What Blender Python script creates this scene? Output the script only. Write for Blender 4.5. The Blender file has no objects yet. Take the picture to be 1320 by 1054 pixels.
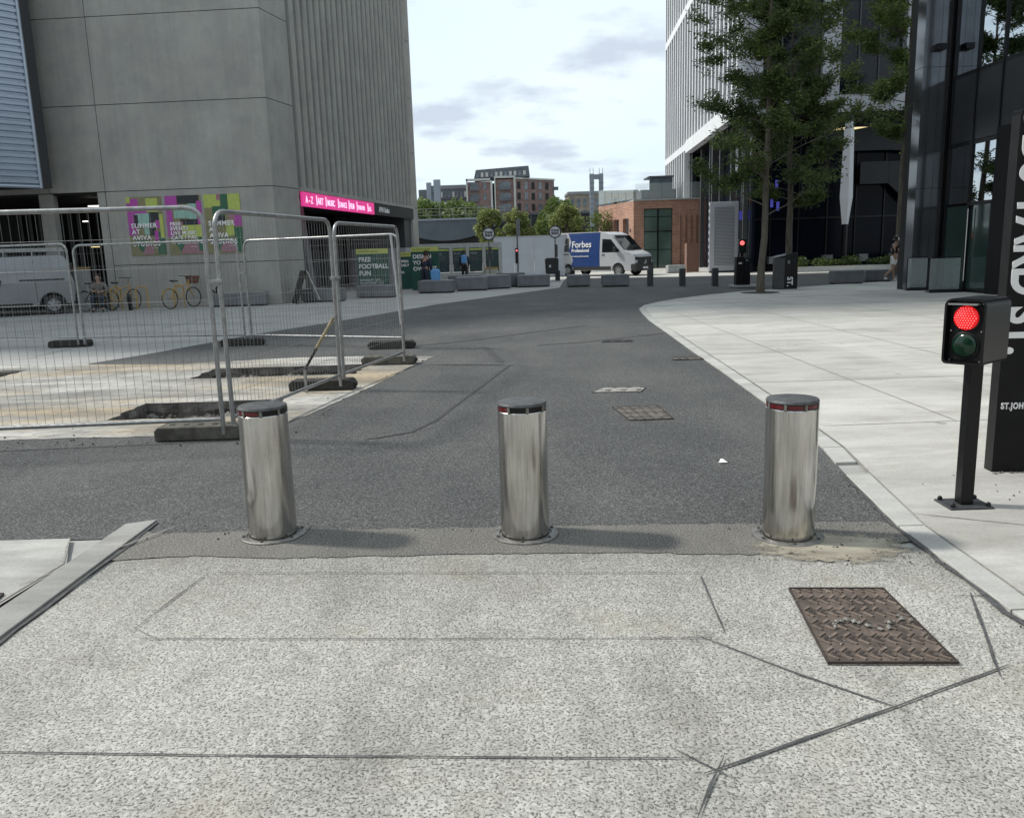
import bpy, bmesh, math, random
from mathutils import Vector, Matrix, noise
random.seed(7)
R = math.radians
scene = bpy.context.scene
COL = scene.collection

# ------------------------------------------------------------------ camera
FPX, CAMH = 1060.0, 1.6
PITCH, ROLL = R(10.85), R(1.76)
cam = bpy.data.cameras.new('camera')
camo = bpy.data.objects.new('camera', cam)
COL.objects.link(camo)
cam.sensor_width = 36.0
cam.lens = FPX / 1320.0 * 36.0
cam.clip_start = 0.05
cam.clip_end = 5000
_F = Vector((0, math.cos(PITCH), -math.sin(PITCH)))
_U = Vector((0, math.sin(PITCH), math.cos(PITCH)))
_R = Vector((1, 0, 0))
_c, _s = math.cos(ROLL), math.sin(ROLL)
_X = _c * _R - _s * _U
_Y = _s * _R + _c * _U
M = Matrix((_X, _Y, -_F)).transposed().to_4x4()
M.translation = (0, 0, CAMH)
camo.matrix_world = M
scene.camera = camo

def G(x, y, z=0.0):
    """world x, y of a survey point on the ground, read off the photograph"""
    d = _F + _X * ((x - 660) / FPX) - _Y * ((y - 527) / FPX)
    k = (z - CAMH) / d.z
    return (d.x * k, d.y * k)

# ------------------------------------------------------------------ world, sun, exposure
SUN_AZ, SUN_EL = R(15), R(46)
sun_dir = Vector((-math.cos(SUN_AZ) * math.cos(SUN_EL), math.sin(SUN_AZ) * math.cos(SUN_EL), math.sin(SUN_EL)))
w = bpy.data.worlds.new('World')
scene.world = w
w.use_nodes = True
nt = w.node_tree
nt.nodes.clear()
def wn(t, **k):
    n = nt.nodes.new(t)
    for a, b in k.items(): setattr(n, a, b)
    return n
sky = wn('ShaderNodeTexSky', sky_type='NISHITA', sun_disc=False)
sky.sun_elevation = SUN_EL
sky.sun_rotation = math.atan2(sun_dir.x, sun_dir.y)
sky.air_density = 1.0
sky.dust_density = 2.0
tc = wn('ShaderNodeTexCoord')
sp = wn('ShaderNodeSeparateXYZ'); nt.links.new(tc.outputs['Generated'], sp.inputs[0])
dv = wn('ShaderNodeMath', operation='ADD'); nt.links.new(sp.outputs['Z'], dv.inputs[0]); dv.inputs[1].default_value = 0.18
px_ = wn('ShaderNodeMath', operation='DIVIDE'); nt.links.new(sp.outputs['X'], px_.inputs[0]); nt.links.new(dv.outputs[0], px_.inputs[1])
py_ = wn('ShaderNodeMath', operation='DIVIDE'); nt.links.new(sp.outputs['Y'], py_.inputs[0]); nt.links.new(dv.outputs[0], py_.inputs[1])
cb = wn('ShaderNodeCombineXYZ'); nt.links.new(px_.outputs[0], cb.inputs[0]); nt.links.new(py_.outputs[0], cb.inputs[1])
n1 = wn('ShaderNodeTexNoise'); n1.inputs['Scale'].default_value = 2.3; n1.inputs['Detail'].default_value = 7; n1.inputs['Roughness'].default_value = 0.52
nt.links.new(cb.outputs[0], n1.inputs['Vector'])
cr = wn('ShaderNodeValToRGB'); nt.links.new(n1.outputs['Fac'], cr.inputs[0])
cr.color_ramp.elements[0].position = 0.51; cr.color_ramp.elements[0].color = (0, 0, 0, 1)
cr.color_ramp.elements[1].position = 0.64; cr.color_ramp.elements[1].color = (1, 1, 1, 1)
n2 = wn('ShaderNodeTexNoise'); n2.inputs['Scale'].default_value = 0.55; n2.inputs['Detail'].default_value = 4
nt.links.new(cb.outputs[0], n2.inputs['Vector'])
cr2 = wn('ShaderNodeValToRGB'); nt.links.new(n2.outputs['Fac'], cr2.inputs[0])
cr2.color_ramp.elements[0].position = 0.35; cr2.color_ramp.elements[0].color = (5.9, 7.0, 7.6, 1)
cr2.color_ramp.elements[1].position = 0.7; cr2.color_ramp.elements[1].color = (7.3, 8.0, 8.4, 1)
mx0 = wn('ShaderNodeMix', data_type='RGBA'); mx0.inputs[0].default_value = 0.86
nt.links.new(sky.outputs[0], mx0.inputs[6]); nt.links.new(cr2.outputs[0], mx0.inputs[7])
mx = wn('ShaderNodeMix', data_type='RGBA')
nt.links.new(cr.outputs[0], mx.inputs[0]); nt.links.new(mx0.outputs[2], mx.inputs[6])
mx.inputs[7].default_value = (4.5, 5.1, 5.9, 1)
bg = wn('ShaderNodeBackground'); bg.inputs['Strength'].default_value = 0.118
wo = wn('ShaderNodeOutputWorld')
nt.links.new(mx.outputs[2], bg.inputs[0]); nt.links.new(bg.outputs[0], wo.inputs[0])

sl = bpy.data.lights.new('sun', 'SUN'); sl.energy = 2.9; sl.angle = R(4.5); sl.color = (1.0, 0.955, 0.88)
so = bpy.data.objects.new('sun', sl); COL.objects.link(so)
so.rotation_euler = sun_dir.to_track_quat('Z', 'Y').to_euler()
so.location = (-20, 10, 60)
scene.view_settings.view_transform = 'Standard'
scene.view_settings.look = 'None'
scene.view_settings.exposure = 0.30
scene.view_settings.gamma = 1.0

# ------------------------------------------------------------------ materials
MATS = {}
def _base(name):
    m = bpy.data.materials.new(name); m.use_nodes = True
    return m, m.node_tree, m.node_tree.nodes['Principled BSDF']
def mat(name, col, rough=0.6, metal=0.0, spec=0.5, var=0.12, scale=8.0, bump=0.0, bscale=60.0, emit=None, es=0, stretch=None, trans=0, alpha=1.0, coat=0):
    """procedural principled material with broad tone variation and optional bump"""
    if name in MATS: return MATS[name]
    m, t, b = _base(name)
    b.inputs['Roughness'].default_value = rough
    b.inputs['Metallic'].default_value = metal
    b.inputs['Specular IOR Level'].default_value = spec
    b.inputs['Alpha'].default_value = alpha
    if coat: b.inputs['Coat Weight'].default_value = coat
    if trans: b.inputs['Transmission Weight'].default_value = trans
    tcn = t.nodes.new('ShaderNodeTexCoord')
    vec = tcn.outputs['Object']
    if stretch:
        mp = t.nodes.new('ShaderNodeMapping'); mp.inputs['Scale'].default_value = stretch
        t.links.new(vec, mp.inputs[0]); vec = mp.outputs[0]
    n = t.nodes.new('ShaderNodeTexNoise'); n.inputs['Scale'].default_value = scale; n.inputs['Detail'].default_value = 5
    t.links.new(vec, n.inputs['Vector'])
    r = t.nodes.new('ShaderNodeValToRGB'); t.links.new(n.outputs['Fac'], r.inputs[0])
    r.color_ramp.elements[0].position = 0.3; r.color_ramp.elements[1].position = 0.7
    r.color_ramp.elements[0].color = [max(0, c * (1 - var)) for c in col] + [1]
    r.color_ramp.elements[1].color = [min(1, c * (1 + var)) for c in col] + [1]
    t.links.new(r.outputs[0], b.inputs['Base Color'])
    if bump:
        n2_ = t.nodes.new('ShaderNodeTexNoise'); n2_.inputs['Scale'].default_value = bscale; n2_.inputs['Detail'].default_value = 3
        t.links.new(tcn.outputs['Object'], n2_.inputs['Vector'])
        bp = t.nodes.new('ShaderNodeBump'); bp.inputs['Strength'].default_value = bump; bp.inputs['Distance'].default_value = 0.01
        t.links.new(n2_.outputs['Fac'], bp.inputs['Height']); t.links.new(bp.outputs[0], b.inputs['Normal'])
    if emit:
        b.inputs['Emission Color'].default_value = (*emit, 1); b.inputs['Emission Strength'].default_value = es
    MATS[name] = m
    return m

def ramp(t, fac, stops):
    r = t.nodes.new('ShaderNodeValToRGB'); t.links.new(fac, r.inputs[0])
    e = r.color_ramp.elements
    while len(e) < len(stops): e.new(0.5)
    for i, (p, c) in enumerate(stops):
        e[i].position = p
        e[i].color = (*c, 1) if len(c) == 3 else c
    return r.outputs[0]
def nz(t, vec, scale, detail=4, rough=0.5, mapping=None):
    if mapping:
        mp = t.nodes.new('ShaderNodeMapping'); mp.inputs['Scale'].default_value = mapping
        t.links.new(vec, mp.inputs[0]); vec = mp.outputs[0]
    n = t.nodes.new('ShaderNodeTexNoise'); n.inputs['Scale'].default_value = scale
    n.inputs['Detail'].default_value = detail; n.inputs['Roughness'].default_value = rough
    t.links.new(vec, n.inputs['Vector']); return n.outputs['Fac']
def mixc(t, a, b, fac, mode='MIX'):
    m = t.nodes.new('ShaderNodeMix'); m.data_type = 'RGBA'; m.blend_type = mode
    if isinstance(fac, (int, float)): m.inputs[0].default_value = fac
    else: t.links.new(fac, m.inputs[0])
    for s, i in ((a, 6), (b, 7)):
        if isinstance(s, tuple): m.inputs[i].default_value = (*s, 1)
        else: t.links.new(s, m.inputs[i])
    return m.outputs[2]
def bumpit(t, b, h, strength, dist):
    bp = t.nodes.new('ShaderNodeBump'); bp.inputs['Strength'].default_value = strength; bp.inputs['Distance'].default_value = dist
    t.links.new(h, bp.inputs['Height']); t.links.new(bp.outputs[0], b.inputs['Normal'])

def asphalt(name, dark, light, stone, worn=0.0):
    m, t, b = _base(name); v = t.nodes.new('ShaderNodeTexCoord').outputs['Object']
    fine = nz(t, v, 95, 3, 0.7)
    c = ramp(t, fine, [(0.36, dark), (0.52, light), (0.68, stone)])
    big = nz(t, v, 0.55, 5, 0.6)
    c = mixc(t, c, ramp(t, big, [(0.3, (0.78, 0.78, 0.8)), (0.7, (1.22, 1.2, 1.18))]), 1.0, 'MULTIPLY')
    st = nz(t, v, 0.9, 5, 0.65, (1.0, 0.25, 1.0))
    c = mixc(t, c, (light[0] * 1.9, light[1] * 1.85, light[2] * 1.75), ramp(t, st, [(0.48, (0, 0, 0)), (0.74, (0.40 + worn,) * 3)]))
    t.links.new(c, b.inputs['Base Color']); b.inputs['Roughness'].default_value = 0.88
    b.inputs['Specular IOR Level'].default_value = 0.35
    bumpit(t, b, fine, 0.7, 0.006)
    return m
MATS['asphalt'] = asphalt('asphalt', (0.026, 0.0275, 0.029), (0.078, 0.080, 0.081), (0.235, 0.238, 0.232))
MATS['asphalt_old'] = asphalt('asphalt_old', (0.06, 0.058, 0.054), (0.15, 0.146, 0.135), (0.33, 0.32, 0.295), 0.15)

def aggregate():
    m, t, b = _base('exposed_aggregate'); v = t.nodes.new('ShaderNodeTexCoord').outputs['Object']
    wv = t.nodes.new('ShaderNodeTexNoise'); wv.inputs['Scale'].default_value = 55; t.links.new(v, wv.inputs['Vector'])
    vm = t.nodes.new('ShaderNodeMix'); vm.data_type = 'VECTOR'; vm.inputs[0].default_value = 0.008
    t.links.new(v, vm.inputs[4]); t.links.new(wv.outputs['Color'], vm.inputs[5])
    vo = t.nodes.new('ShaderNodeTexVoronoi'); vo.inputs['Scale'].default_value = 66; t.links.new(vm.outputs[1], vo.inputs['Vector'])
    ve = t.nodes.new('ShaderNodeTexVoronoi'); ve.feature = 'DISTANCE_TO_EDGE'; ve.inputs['Scale'].default_value = 66; t.links.new(vm.outputs[1], ve.inputs['Vector'])
    bw = t.nodes.new('ShaderNodeRGBToBW'); t.links.new(vo.outputs['Color'], bw.inputs[0])
    pits = nz(t, vm.outputs[1], 98, 3, 0.62)
    tone = ramp(t, bw.outputs[0], [(0.2, (0.37, 0.368, 0.35)), (0.5, (0.44, 0.438, 0.418)), (0.85, (0.53, 0.526, 0.505))])
    c = mixc(t, (0.15, 0.147, 0.136), tone, ramp(t, pits, [(0.415, (0, 0, 0)), (0.475, (1, 1, 1))]))
    fn = nz(t, v, 210, 3, 0.6)
    c = mixc(t, c, ramp(t, fn, [(0.3, (0.82, 0.82, 0.82)), (0.7, (1.1, 1.1, 1.1))]), 1.0, 'MULTIPLY')
    big = nz(t, v, 0.9, 5, 0.6)
    c = mixc(t, c, ramp(t, big, [(0.28, (0.82, 0.81, 0.785)), (0.5, (1.02, 1.01, 0.98)), (0.72, (1.16, 1.145, 1.10))]), 1.0, 'MULTIPLY')
    mid = nz(t, v, 6, 4, 0.6)
    c = mixc(t, c, ramp(t, mid, [(0.36, (0.88, 0.88, 0.87)), (0.5, (1, 1, 1))]), 1.0, 'MULTIPLY')
    st = nz(t, v, 1.7, 3, 0.5)
    c = mixc(t, c, (0.30, 0.24, 0.16), ramp(t, st, [(0.54, (0, 0, 0)), (0.76, (0.34, 0.34, 0.34))]))
    # grime gathers at the far end beside the road and along the left kerb
    sp_ = t.nodes.new('ShaderNodeSeparateXYZ'); t.links.new(v, sp_.inputs[0])
    my = t.nodes.new('ShaderNodeMath'); my.operation = 'MULTIPLY_ADD'; t.links.new(mid, my.inputs[0]); my.inputs[1].default_value = 0.9; t.links.new(sp_.outputs['Y'], my.inputs[2])
    c = mixc(t, c, (0.60, 0.60, 0.60), ramp(t, my.outputs[0], [(0.0, (0, 0, 0)), (1.0, (1, 1, 1))]), 'MULTIPLY')
    rr = [n for n in t.nodes if n.type == 'VALTORGB'][-1]
    mr = t.nodes.new('ShaderNodeMapRange'); mr.inputs[1].default_value = 3.9; mr.inputs[2].default_value = 5.1
    t.links.new(my.outputs[0], mr.inputs[0]); t.links.new(mr.outputs[0], rr.inputs[0])
    # wheel-worn darker bands and a few oil spots
    wb = nz(t, v, 1.3, 5, 0.62, (1.6, 0.45, 1))
    c = mixc(t, c, ramp(t, wb, [(0.33, (0.80, 0.80, 0.80)), (0.5, (1, 1, 1))]), 1.0, 'MULTIPLY')
    sp2_ = nz(t, v, 4.2, 2, 0.4)
    c = mixc(t, c, (0.16, 0.155, 0.145), ramp(t, sp2_, [(0.735, (0, 0, 0)), (0.78, (0.6, 0.6, 0.6))]))
    t.links.new(c, b.inputs['Base Color']); b.inputs['Roughness'].default_value = 0.82
    b.inputs['Specular IOR Level'].default_value = 0.4
    bumpit(t, b, pits, 0.6, 0.010)
    return m
MATS['aggregate'] = aggregate()

def paving(name, a, bcol, sand=None, spotty=0.0, seed=0.0, gum=False):
    m, t, b = _base(name); v = t.nodes.new('ShaderNodeTexCoord').outputs['Object']
    n = nz(t, v, 0.45 + seed, 6, 0.62, (0.5, 1.6, 1))
    c = ramp(t, n, [(0.3, a), (0.68, bcol)])
    f = nz(t, v, 70, 3, 0.6)
    c = mixc(t, c, ramp(t, f, [(0.3, (0.9, 0.9, 0.9)), (0.7, (1.08, 1.08, 1.08))]), 1.0, 'MULTIPLY')
    s = nz(t, v, 3.2, 5, 0.7, (0.35, 1.0, 1))
    c = mixc(t, c, ramp(t, s, [(0.35, (0.86, 0.855, 0.845)), (0.55, (1, 1, 1))]), 1.0, 'MULTIPLY')
    if gum:
        br = t.nodes.new('ShaderNodeTexBrick'); t.links.new(v, br.inputs['Vector'])
        br.inputs['Scale'].default_value = 1.0; br.inputs['Brick Width'].default_value = 2.5; br.inputs['Row Height'].default_value = 2.75; br.inputs['Mortar Size'].default_value = 0.0; br.offset = 0.0
        br.inputs['Color1'].default_value = (0.90, 0.90, 0.91, 1); br.inputs['Color2'].default_value = (1.05, 1.05, 1.04, 1)
        c = mixc(t, c, br.outputs[0], 1.0, 'MULTIPLY')
        gs_ = nz(t, v, 5.5, 2, 0.3)
        c = mixc(t, c, (0.20, 0.195, 0.18), ramp(t, gs_, [(0.745, (0, 0, 0)), (0.765, (0.55, 0.55, 0.55))]))
        dd_ = nz(t, v, 1.1, 7, 0.7, (0.6, 1.6, 1))
        c = mixc(t, c, ramp(t, dd_, [(0.36, (0.80, 0.795, 0.78)), (0.52, (1, 1, 1))]), 1.0, 'MULTIPLY')
    if sand:
        q = nz(t, v, 0.42, 5, 0.62, (0.6, 1.5, 1))
        c = mixc(t, c, sand, ramp(t, q, [(0.46, (0, 0, 0)), (0.60, (1, 1, 1))]))
        q2 = nz(t, v, 1.1, 8, 0.78, (0.45, 1.6, 1))
        c = mixc(t, c, (0.15, 0.145, 0.135), ramp(t, q2, [(0.42, (0, 0, 0)), (0.60, (0.85, 0.85, 0.85))]))
        q3 = nz(t, v, 7, 7, 0.8)
        c = mixc(t, c, (0.17, 0.16, 0.145), ramp(t, q3, [(0.50, (0, 0, 0)), (0.66, (0.8, 0.8, 0.8))]))
    if spotty:
        q = nz(t, v, 9, 6, 0.75)
        c = mixc(t, c, (0.07, 0.065, 0.055), ramp(t, q, [(0.58, (0, 0, 0)), (0.66, (spotty,) * 3)]))
    t.links.new(c, b.inputs['Base Color']); b.inputs['Roughness'].default_value = 0.8
    b.inputs['Specular IOR Level'].default_value = 0.35
    bumpit(t, b, f, 0.25, 0.004)
    return m
MATS['pave_bright'] = paving('pave_bright', (0.44, 0.43, 0.40), (0.585, 0.575, 0.54), gum=True)
MATS['pave_grey'] = paving('pave_grey', (0.31, 0.31, 0.30), (0.42, 0.42, 0.405), seed=0.1)
MATS['pave_dust'] = paving('pave_dust', (0.34, 0.335, 0.31), (0.60, 0.585, 0.55), sand=(0.43, 0.345, 0.23))
MATS['kerb_stone'] = paving('kerb_stone', (0.36, 0.36, 0.345), (0.52, 0.52, 0.49), seed=1.3)
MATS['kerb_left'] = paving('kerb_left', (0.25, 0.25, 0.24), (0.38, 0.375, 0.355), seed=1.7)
MATS['sandy'] = paving('sandy', (0.20, 0.18, 0.145), (0.46, 0.425, 0.34), spotty=0.95, seed=4.0)
def feather(m):
    t = m.node_tree; b = t.nodes['Principled BSDF']; tcn = t.nodes.new('ShaderNodeTexCoord')
    g = tcn.outputs['Generated']; mp = t.nodes.new('ShaderNodeMapping'); mp.inputs['Location'].default_value = (-.5, -.5, 0)
    t.links.new(g, mp.inputs[0]); ln = t.nodes.new('ShaderNodeVectorMath'); ln.operation = 'LENGTH'
    mp.inputs['Scale'].default_value = (1, 1, 0); t.links.new(mp.outputs[0], ln.inputs[0])
    q = nz(t, tcn.outputs['Object'], 11, 6, 0.7)
    a = t.nodes.new('ShaderNodeMath'); a.operation = 'MULTIPLY_ADD'; t.links.new(q, a.inputs[0]); a.inputs[1].default_value = -.60; t.links.new(ln.outputs['Value'], a.inputs[2])
    t.links.new(ramp(t, a.outputs[0], [(0.0, (1, 1, 1)), (0.14, (0, 0, 0))]), b.inputs['Alpha'])
feather(MATS['sandy'])
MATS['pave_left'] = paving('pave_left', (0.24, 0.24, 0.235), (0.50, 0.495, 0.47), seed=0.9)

def concrete_wall():
    m, t, b = _base('facade_concrete'); v = t.nodes.new('ShaderNodeTexCoord').outputs['Object']
    n = nz(t, v, 0.35, 6, 0.6)
    c = ramp(t, n, [(0.28, (0.315, 0.305, 0.28)), (0.55, (0.35, 0.342, 0.318)), (0.72, (0.39, 0.383, 0.36))])
    s = nz(t, v, 1.6, 6, 0.65, (2.2, 2.2, 0.16))
    c = mixc(t, c, ramp(t, s, [(0.3, (0.91, 0.91, 0.90)), (0.6, (1.03, 1.03, 1.03))]), 1.0, 'MULTIPLY')
    q = nz(t, v, 1.1, 6, 0.72)
    c = mixc(t, c, ramp(t, q, [(0.35, (0.86, 0.86, 0.87)), (0.62, (1.05, 1.05, 1.04))]), 1.0, 'MULTIPLY')
    f = nz(t, v, 22, 4, 0.6)
    t.links.new(c, b.inputs['Base Color']); b.inputs['Roughness'].default_value = 0.75
    bumpit(t, b, f, 0.12, 0.01)
    return m
MATS['facade'] = concrete_wall()

def steel():
    m, t, b = _base('brushed_steel'); v = t.nodes.new('ShaderNodeTexCoord').outputs['Object']
    s = nz(t, v, 9, 6, 0.7, (6, 6, 0.35))
    q = nz(t, v, 5, 5, 0.6, (1, 1, .5))
    c = ramp(t, s, [(0.3, (0.40, 0.395, 0.38)), (0.5, (0.58, 0.575, 0.56)), (0.7, (0.72, 0.715, 0.70))])  # brush streaks; their contrast also paints vertical reflections into the colour
    c = mixc(t, c, ramp(t, q, [(0.34, (0.86, 0.84, 0.80)), (0.6, (1, 1, 1))]), 1.0, 'MULTIPLY')
    # splash dirt near the foot
    sp_ = t.nodes.new('ShaderNodeSeparateXYZ'); t.links.new(v, sp_.inputs[0])
    a = t.nodes.new('ShaderNodeMath'); a.operation = 'MULTIPLY_ADD'; t.links.new(q, a.inputs[0]); a.inputs[1].default_value = 0.5; t.links.new(sp_.outputs['Z'], a.inputs[2])
    c = mixc(t, c, (0.25, 0.23, 0.19), ramp(t, a.outputs[0], [(0.20, (0.45, 0.45, 0.45)), (0.30, (0, 0, 0))]))
    t.links.new(c, b.inputs['Base Color']); b.inputs['Metallic'].default_value = 1.0
    t.links.new(ramp(t, s, [(0.2, (0.12,) * 3), (0.8, (0.27,) * 3)]), b.inputs['Roughness'])
    b.inputs['Anisotropic'].default_value = 0.5
    return m
MATS['steel'] = steel()

def brick(name, a, bb, mortar, sc=1.0):
    m, t, b = _base(name); tcn = t.nodes.new('ShaderNodeTexCoord')
    sp_ = t.nodes.new('ShaderNodeSeparateXYZ'); t.links.new(tcn.outputs['Object'], sp_.inputs[0])
    ad = t.nodes.new('ShaderNodeMath'); t.links.new(sp_.outputs[0], ad.inputs[0]); t.links.new(sp_.outputs[1], ad.inputs[1])
    cb_ = t.nodes.new('ShaderNodeCombineXYZ'); t.links.new(ad.outputs[0], cb_.inputs[0]); t.links.new(sp_.outputs[2], cb_.inputs[1])
    br = t.nodes.new('ShaderNodeTexBrick'); t.links.new(cb_.outputs[0], br.inputs['Vector'])
    br.inputs['Scale'].default_value = 1.0; br.inputs['Brick Width'].default_value = 0.45 * sc; br.inputs['Row Height'].default_value = 0.15 * sc
    br.inputs['Mortar Size'].default_value = 0.02 * sc
    br.inputs['Color1'].default_value = (*a, 1); br.inputs['Color2'].default_value = (*bb, 1); br.inputs['Mortar'].default_value = (*mortar, 1)
    n = nz(t, tcn.outputs['Object'], 0.8, 4)
    c = mixc(t, br.outputs[0], ramp(t, n, [(0.3, (0.8, 0.8, 0.8)), (0.7, (1.15, 1.15, 1.15))]), 1.0, 'MULTIPLY')
    t.links.new(c, b.inputs['Base Color']); b.inputs['Roughness'].default_value = 0.85
    return m
MATS['brick'] = brick('brick', (0.30, 0.13, 0.085), (0.42, 0.20, 0.13), (0.36, 0.30, 0.25))
MATS['brick_far'] = brick('brick_far', (0.155, 0.095, 0.085), (0.19, 0.12, 0.105), (0.18, 0.14, 0.13), 2.5)
MATS['brick_brown'] = brick('brick_brown', (0.16, 0.135, 0.11), (0.21, 0.18, 0.145), (0.2, 0.18, 0.15), 2.5)

def leafmat(name, a, bb):
    m, t, b = _base(name); v = t.nodes.new('ShaderNodeTexCoord').outputs['Object']
    n = nz(t, v, 1.3, 4, 0.6)
    c = ramp(t, n, [(0.3, a), (0.7, bb)])
    g = t.nodes.new('ShaderNodeNewGeometry')
    c = mixc(t, c, ramp(t, g.outputs['Random Per Island'], [(0.0, (0.6, 0.62, 0.55)), (0.7, (1.15, 1.1, 1.0)), (1.0, (1.7, 1.5, 0.9))]), 1.0, 'MULTIPLY')
    t.links.new(c, b.inputs['Base Color']); b.inputs['Roughness'].default_value = 0.55
    tr = t.nodes.new('ShaderNodeBsdfTranslucent'); t.links.new(c, tr.inputs[0])
    ms = t.nodes.new('ShaderNodeMixShader'); ms.inputs[0].default_value = 0.35
    out = t.nodes['Material Output']
    t.links.new(b.outputs[0], ms.inputs[1]); t.links.new(tr.outputs[0], ms.inputs[2]); t.links.new(ms.outputs[0], out.inputs[0])
    return m
MATS['leaf_dark'] = leafmat('leaf_dark', (0.058, 0.098, 0.032), (0.115, 0.158, 0.048))
MATS['leaf_mid'] = leafmat('leaf_mid', (0.085, 0.14, 0.042), (0.15, 0.205, 0.06))
MATS['leaf_pale'] = leafmat('leaf_pale', (0.17, 0.22, 0.08), (0.26, 0.31, 0.13))

mat('bark', (0.105, 0.09, 0.07), 0.9, var=0.35, scale=14, bump=0.6, bscale=40, stretch=(1, 1, 0.2))
mat('galv', (0.34, 0.345, 0.345), 0.42, 0.7, var=0.22, scale=16)
mat('galv_wire', (0.22, 0.225, 0.225), 0.5, 0.6, var=0.2, scale=5)
mat('plate_steel', (0.20, 0.195, 0.185), 0.5, 0.6, var=0.4, scale=18, bump=0.3, bscale=70)
mat('rubber', (0.035, 0.033, 0.03), 0.85, var=0.4, scale=12, bump=0.5, bscale=50)
mat('rubber_dusty', (0.10, 0.095, 0.08), 0.9, var=0.5, scale=9, bump=0.5, bscale=50)
mat('black_metal', (0.006, 0.006, 0.007), 0.33, 0.0, spec=0.3, var=0.25, scale=6)
mat('black_satin', (0.006, 0.006, 0.007), 0.5, 0.0, spec=0.22, var=0.3, scale=5)
mat('dark_grey', (0.05, 0.052, 0.056), 0.5, var=0.2)
mat('mid_grey', (0.16, 0.165, 0.17), 0.5, var=0.15)
mat('planter', (0.135, 0.142, 0.155), 0.7, var=0.18, scale=3, bump=0.2, bscale=30)
mat('planter_top', (0.30, 0.31, 0.31), 0.8, var=0.2, scale=3)
mat('bollard_grey', (0.045, 0.047, 0.052), 0.45, var=0.2)
mat('white_paint', (0.43, 0.44, 0.46), 0.35, var=0.05, scale=1.5, coat=0.3)
mat('van_silver', (0.21, 0.222, 0.235), 0.3, 0.25, var=0.08, scale=1.2, coat=0.4)
mat('blue_wrap', (0.008, 0.04, 0.17), 0.35, var=0.08, coat=0.3)
mat('letter_white', (0.8, 0.8, 0.8), 0.5, var=0.03)
mat('glass_lobby', (0.004, 0.005, 0.009), 0.12, 0.0, spec=0.08, var=0.4, scale=0.4)
mat('side_black', (0.012, 0.012, 0.013), 0.5, spec=0.3, var=0.2)
mat('glass_dark', (0.012, 0.015, 0.018), 0.06, 0.0, spec=0.8, var=0.3, scale=1)
mat('glass_mirror', (0.50, 0.54, 0.58), 0.02, 1.0, var=0.06, scale=0.4)
mat('glass_tower', (0.008, 0.010, 0.016), 0.05, 0.0, spec=0.28, var=0.5, scale=0.35)
mat('glass_green', (0.02, 0.042, 0.036), 0.06, 0.0, spec=0.9, var=0.35, scale=0.5)
mat('glass_sage', (0.09, 0.14, 0.12), 0.08, 0.0, spec=1.0, var=0.3, scale=0.5)
mat('glass_clear', (0.75, 0.85, 0.84), 0.04, alpha=0.14, var=0.05)
mat('tower_white', (0.66, 0.67, 0.69), 0.45, var=0.06, scale=0.6)
mat('tower_grey', (0.36, 0.37, 0.40), 0.5, var=0.08, scale=0.5)
mat('clad_blue', (0.36, 0.41, 0.48), 0.35, 0.55, var=0.12, scale=0.7)
mat('clad_gloss', (0.15, 0.154, 0.165), 0.14, 0.8, var=0.25, scale=0.9)
mat('spandrel', (0.03, 0.031, 0.034), 0.3, 0.2, spec=0.35, var=0.2, scale=0.8)
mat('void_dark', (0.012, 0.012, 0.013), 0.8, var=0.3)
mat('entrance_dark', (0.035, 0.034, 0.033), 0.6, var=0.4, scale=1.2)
mat('timber_dark', (0.10, 0.075, 0.03), 0.7, var=0.4, scale=2)
mat('hoarding', (0.44, 0.47, 0.52), 0.6, var=0.07, scale=1.2)
mat('frame_pale', (0.40, 0.41, 0.40), 0.6, var=0.12)
mat('poster_green', (0.012, 0.075, 0.055), 0.5, var=0.25, scale=3)
mat('poster_dark', (0.02, 0.045, 0.05), 0.35, var=0.6, scale=2.5)
mat('poster_yellow', (0.50, 0.54, 0.14), 0.5, var=0.06)
mat('pp_purple', (0.40, 0.06, 0.34), 0.5, var=0.08)
mat('pp_lime', (0.42, 0.49, 0.11), 0.5, var=0.08)
mat('pp_green', (0.03, 0.12, 0.065), 0.5, var=0.12)
mat('pp_mint', (0.27, 0.46, 0.40), 0.5, var=0.06)
mat('pp_black', (0.02, 0.025, 0.03), 0.5, var=0.3)
mat('pp_pink', (0.33, 0.16, 0.20), 0.5, var=0.1)
mat('pp_olive', (0.22, 0.205, 0.10), 0.5, var=0.12)
mat('pink_led', (0.3, 0.02, 0.12), 0.5, emit=(0.80, 0.04, 0.28), es=0.6)
mat('pink_led_text', (0.8, 0.6, 0.8), 0.5, emit=(0.9, 0.62, 0.8), es=0.8)
mat('lamp_white', (0.9, 0.9, 0.85), 0.5, emit=(1, 0.95, 0.85), es=2.2)
mat('lamp_warm', (0.9, 0.8, 0.5), 0.5, emit=(1, 0.8, 0.4), es=0.9)
mat('red_glow', (0.35, 0.0, 0.0), 0.2, emit=(0.85, 0.012, 0.015), es=0.55)
mat('red_led', (0.9, 0.1, 0.1), 0.4, emit=(1.0, 0.16, 0.16), es=1.1)
mat('green_off', (0.002, 0.020, 0.010), 0.15, var=0.4, scale=40)
mat('red_reflector', (0.10, 0.006, 0.009), 0.2, var=0.3, scale=30)
mat('blue_led', (0.05, 0.05, 0.3), 0.4, emit=(0.08, 0.08, 0.45), es=0.3)
mat('chrome', (0.6, 0.6, 0.6), 0.25, 1.0, var=0.1)
mat('cap_grey', (0.10, 0.103, 0.107), 0.6, 0.4, var=0.3, scale=25, bump=0.3, bscale=80)
mat('rust', (0.185, 0.145, 0.12), 0.75, 0.2, var=0.35, scale=11, bump=0.5, bscale=60)
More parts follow.
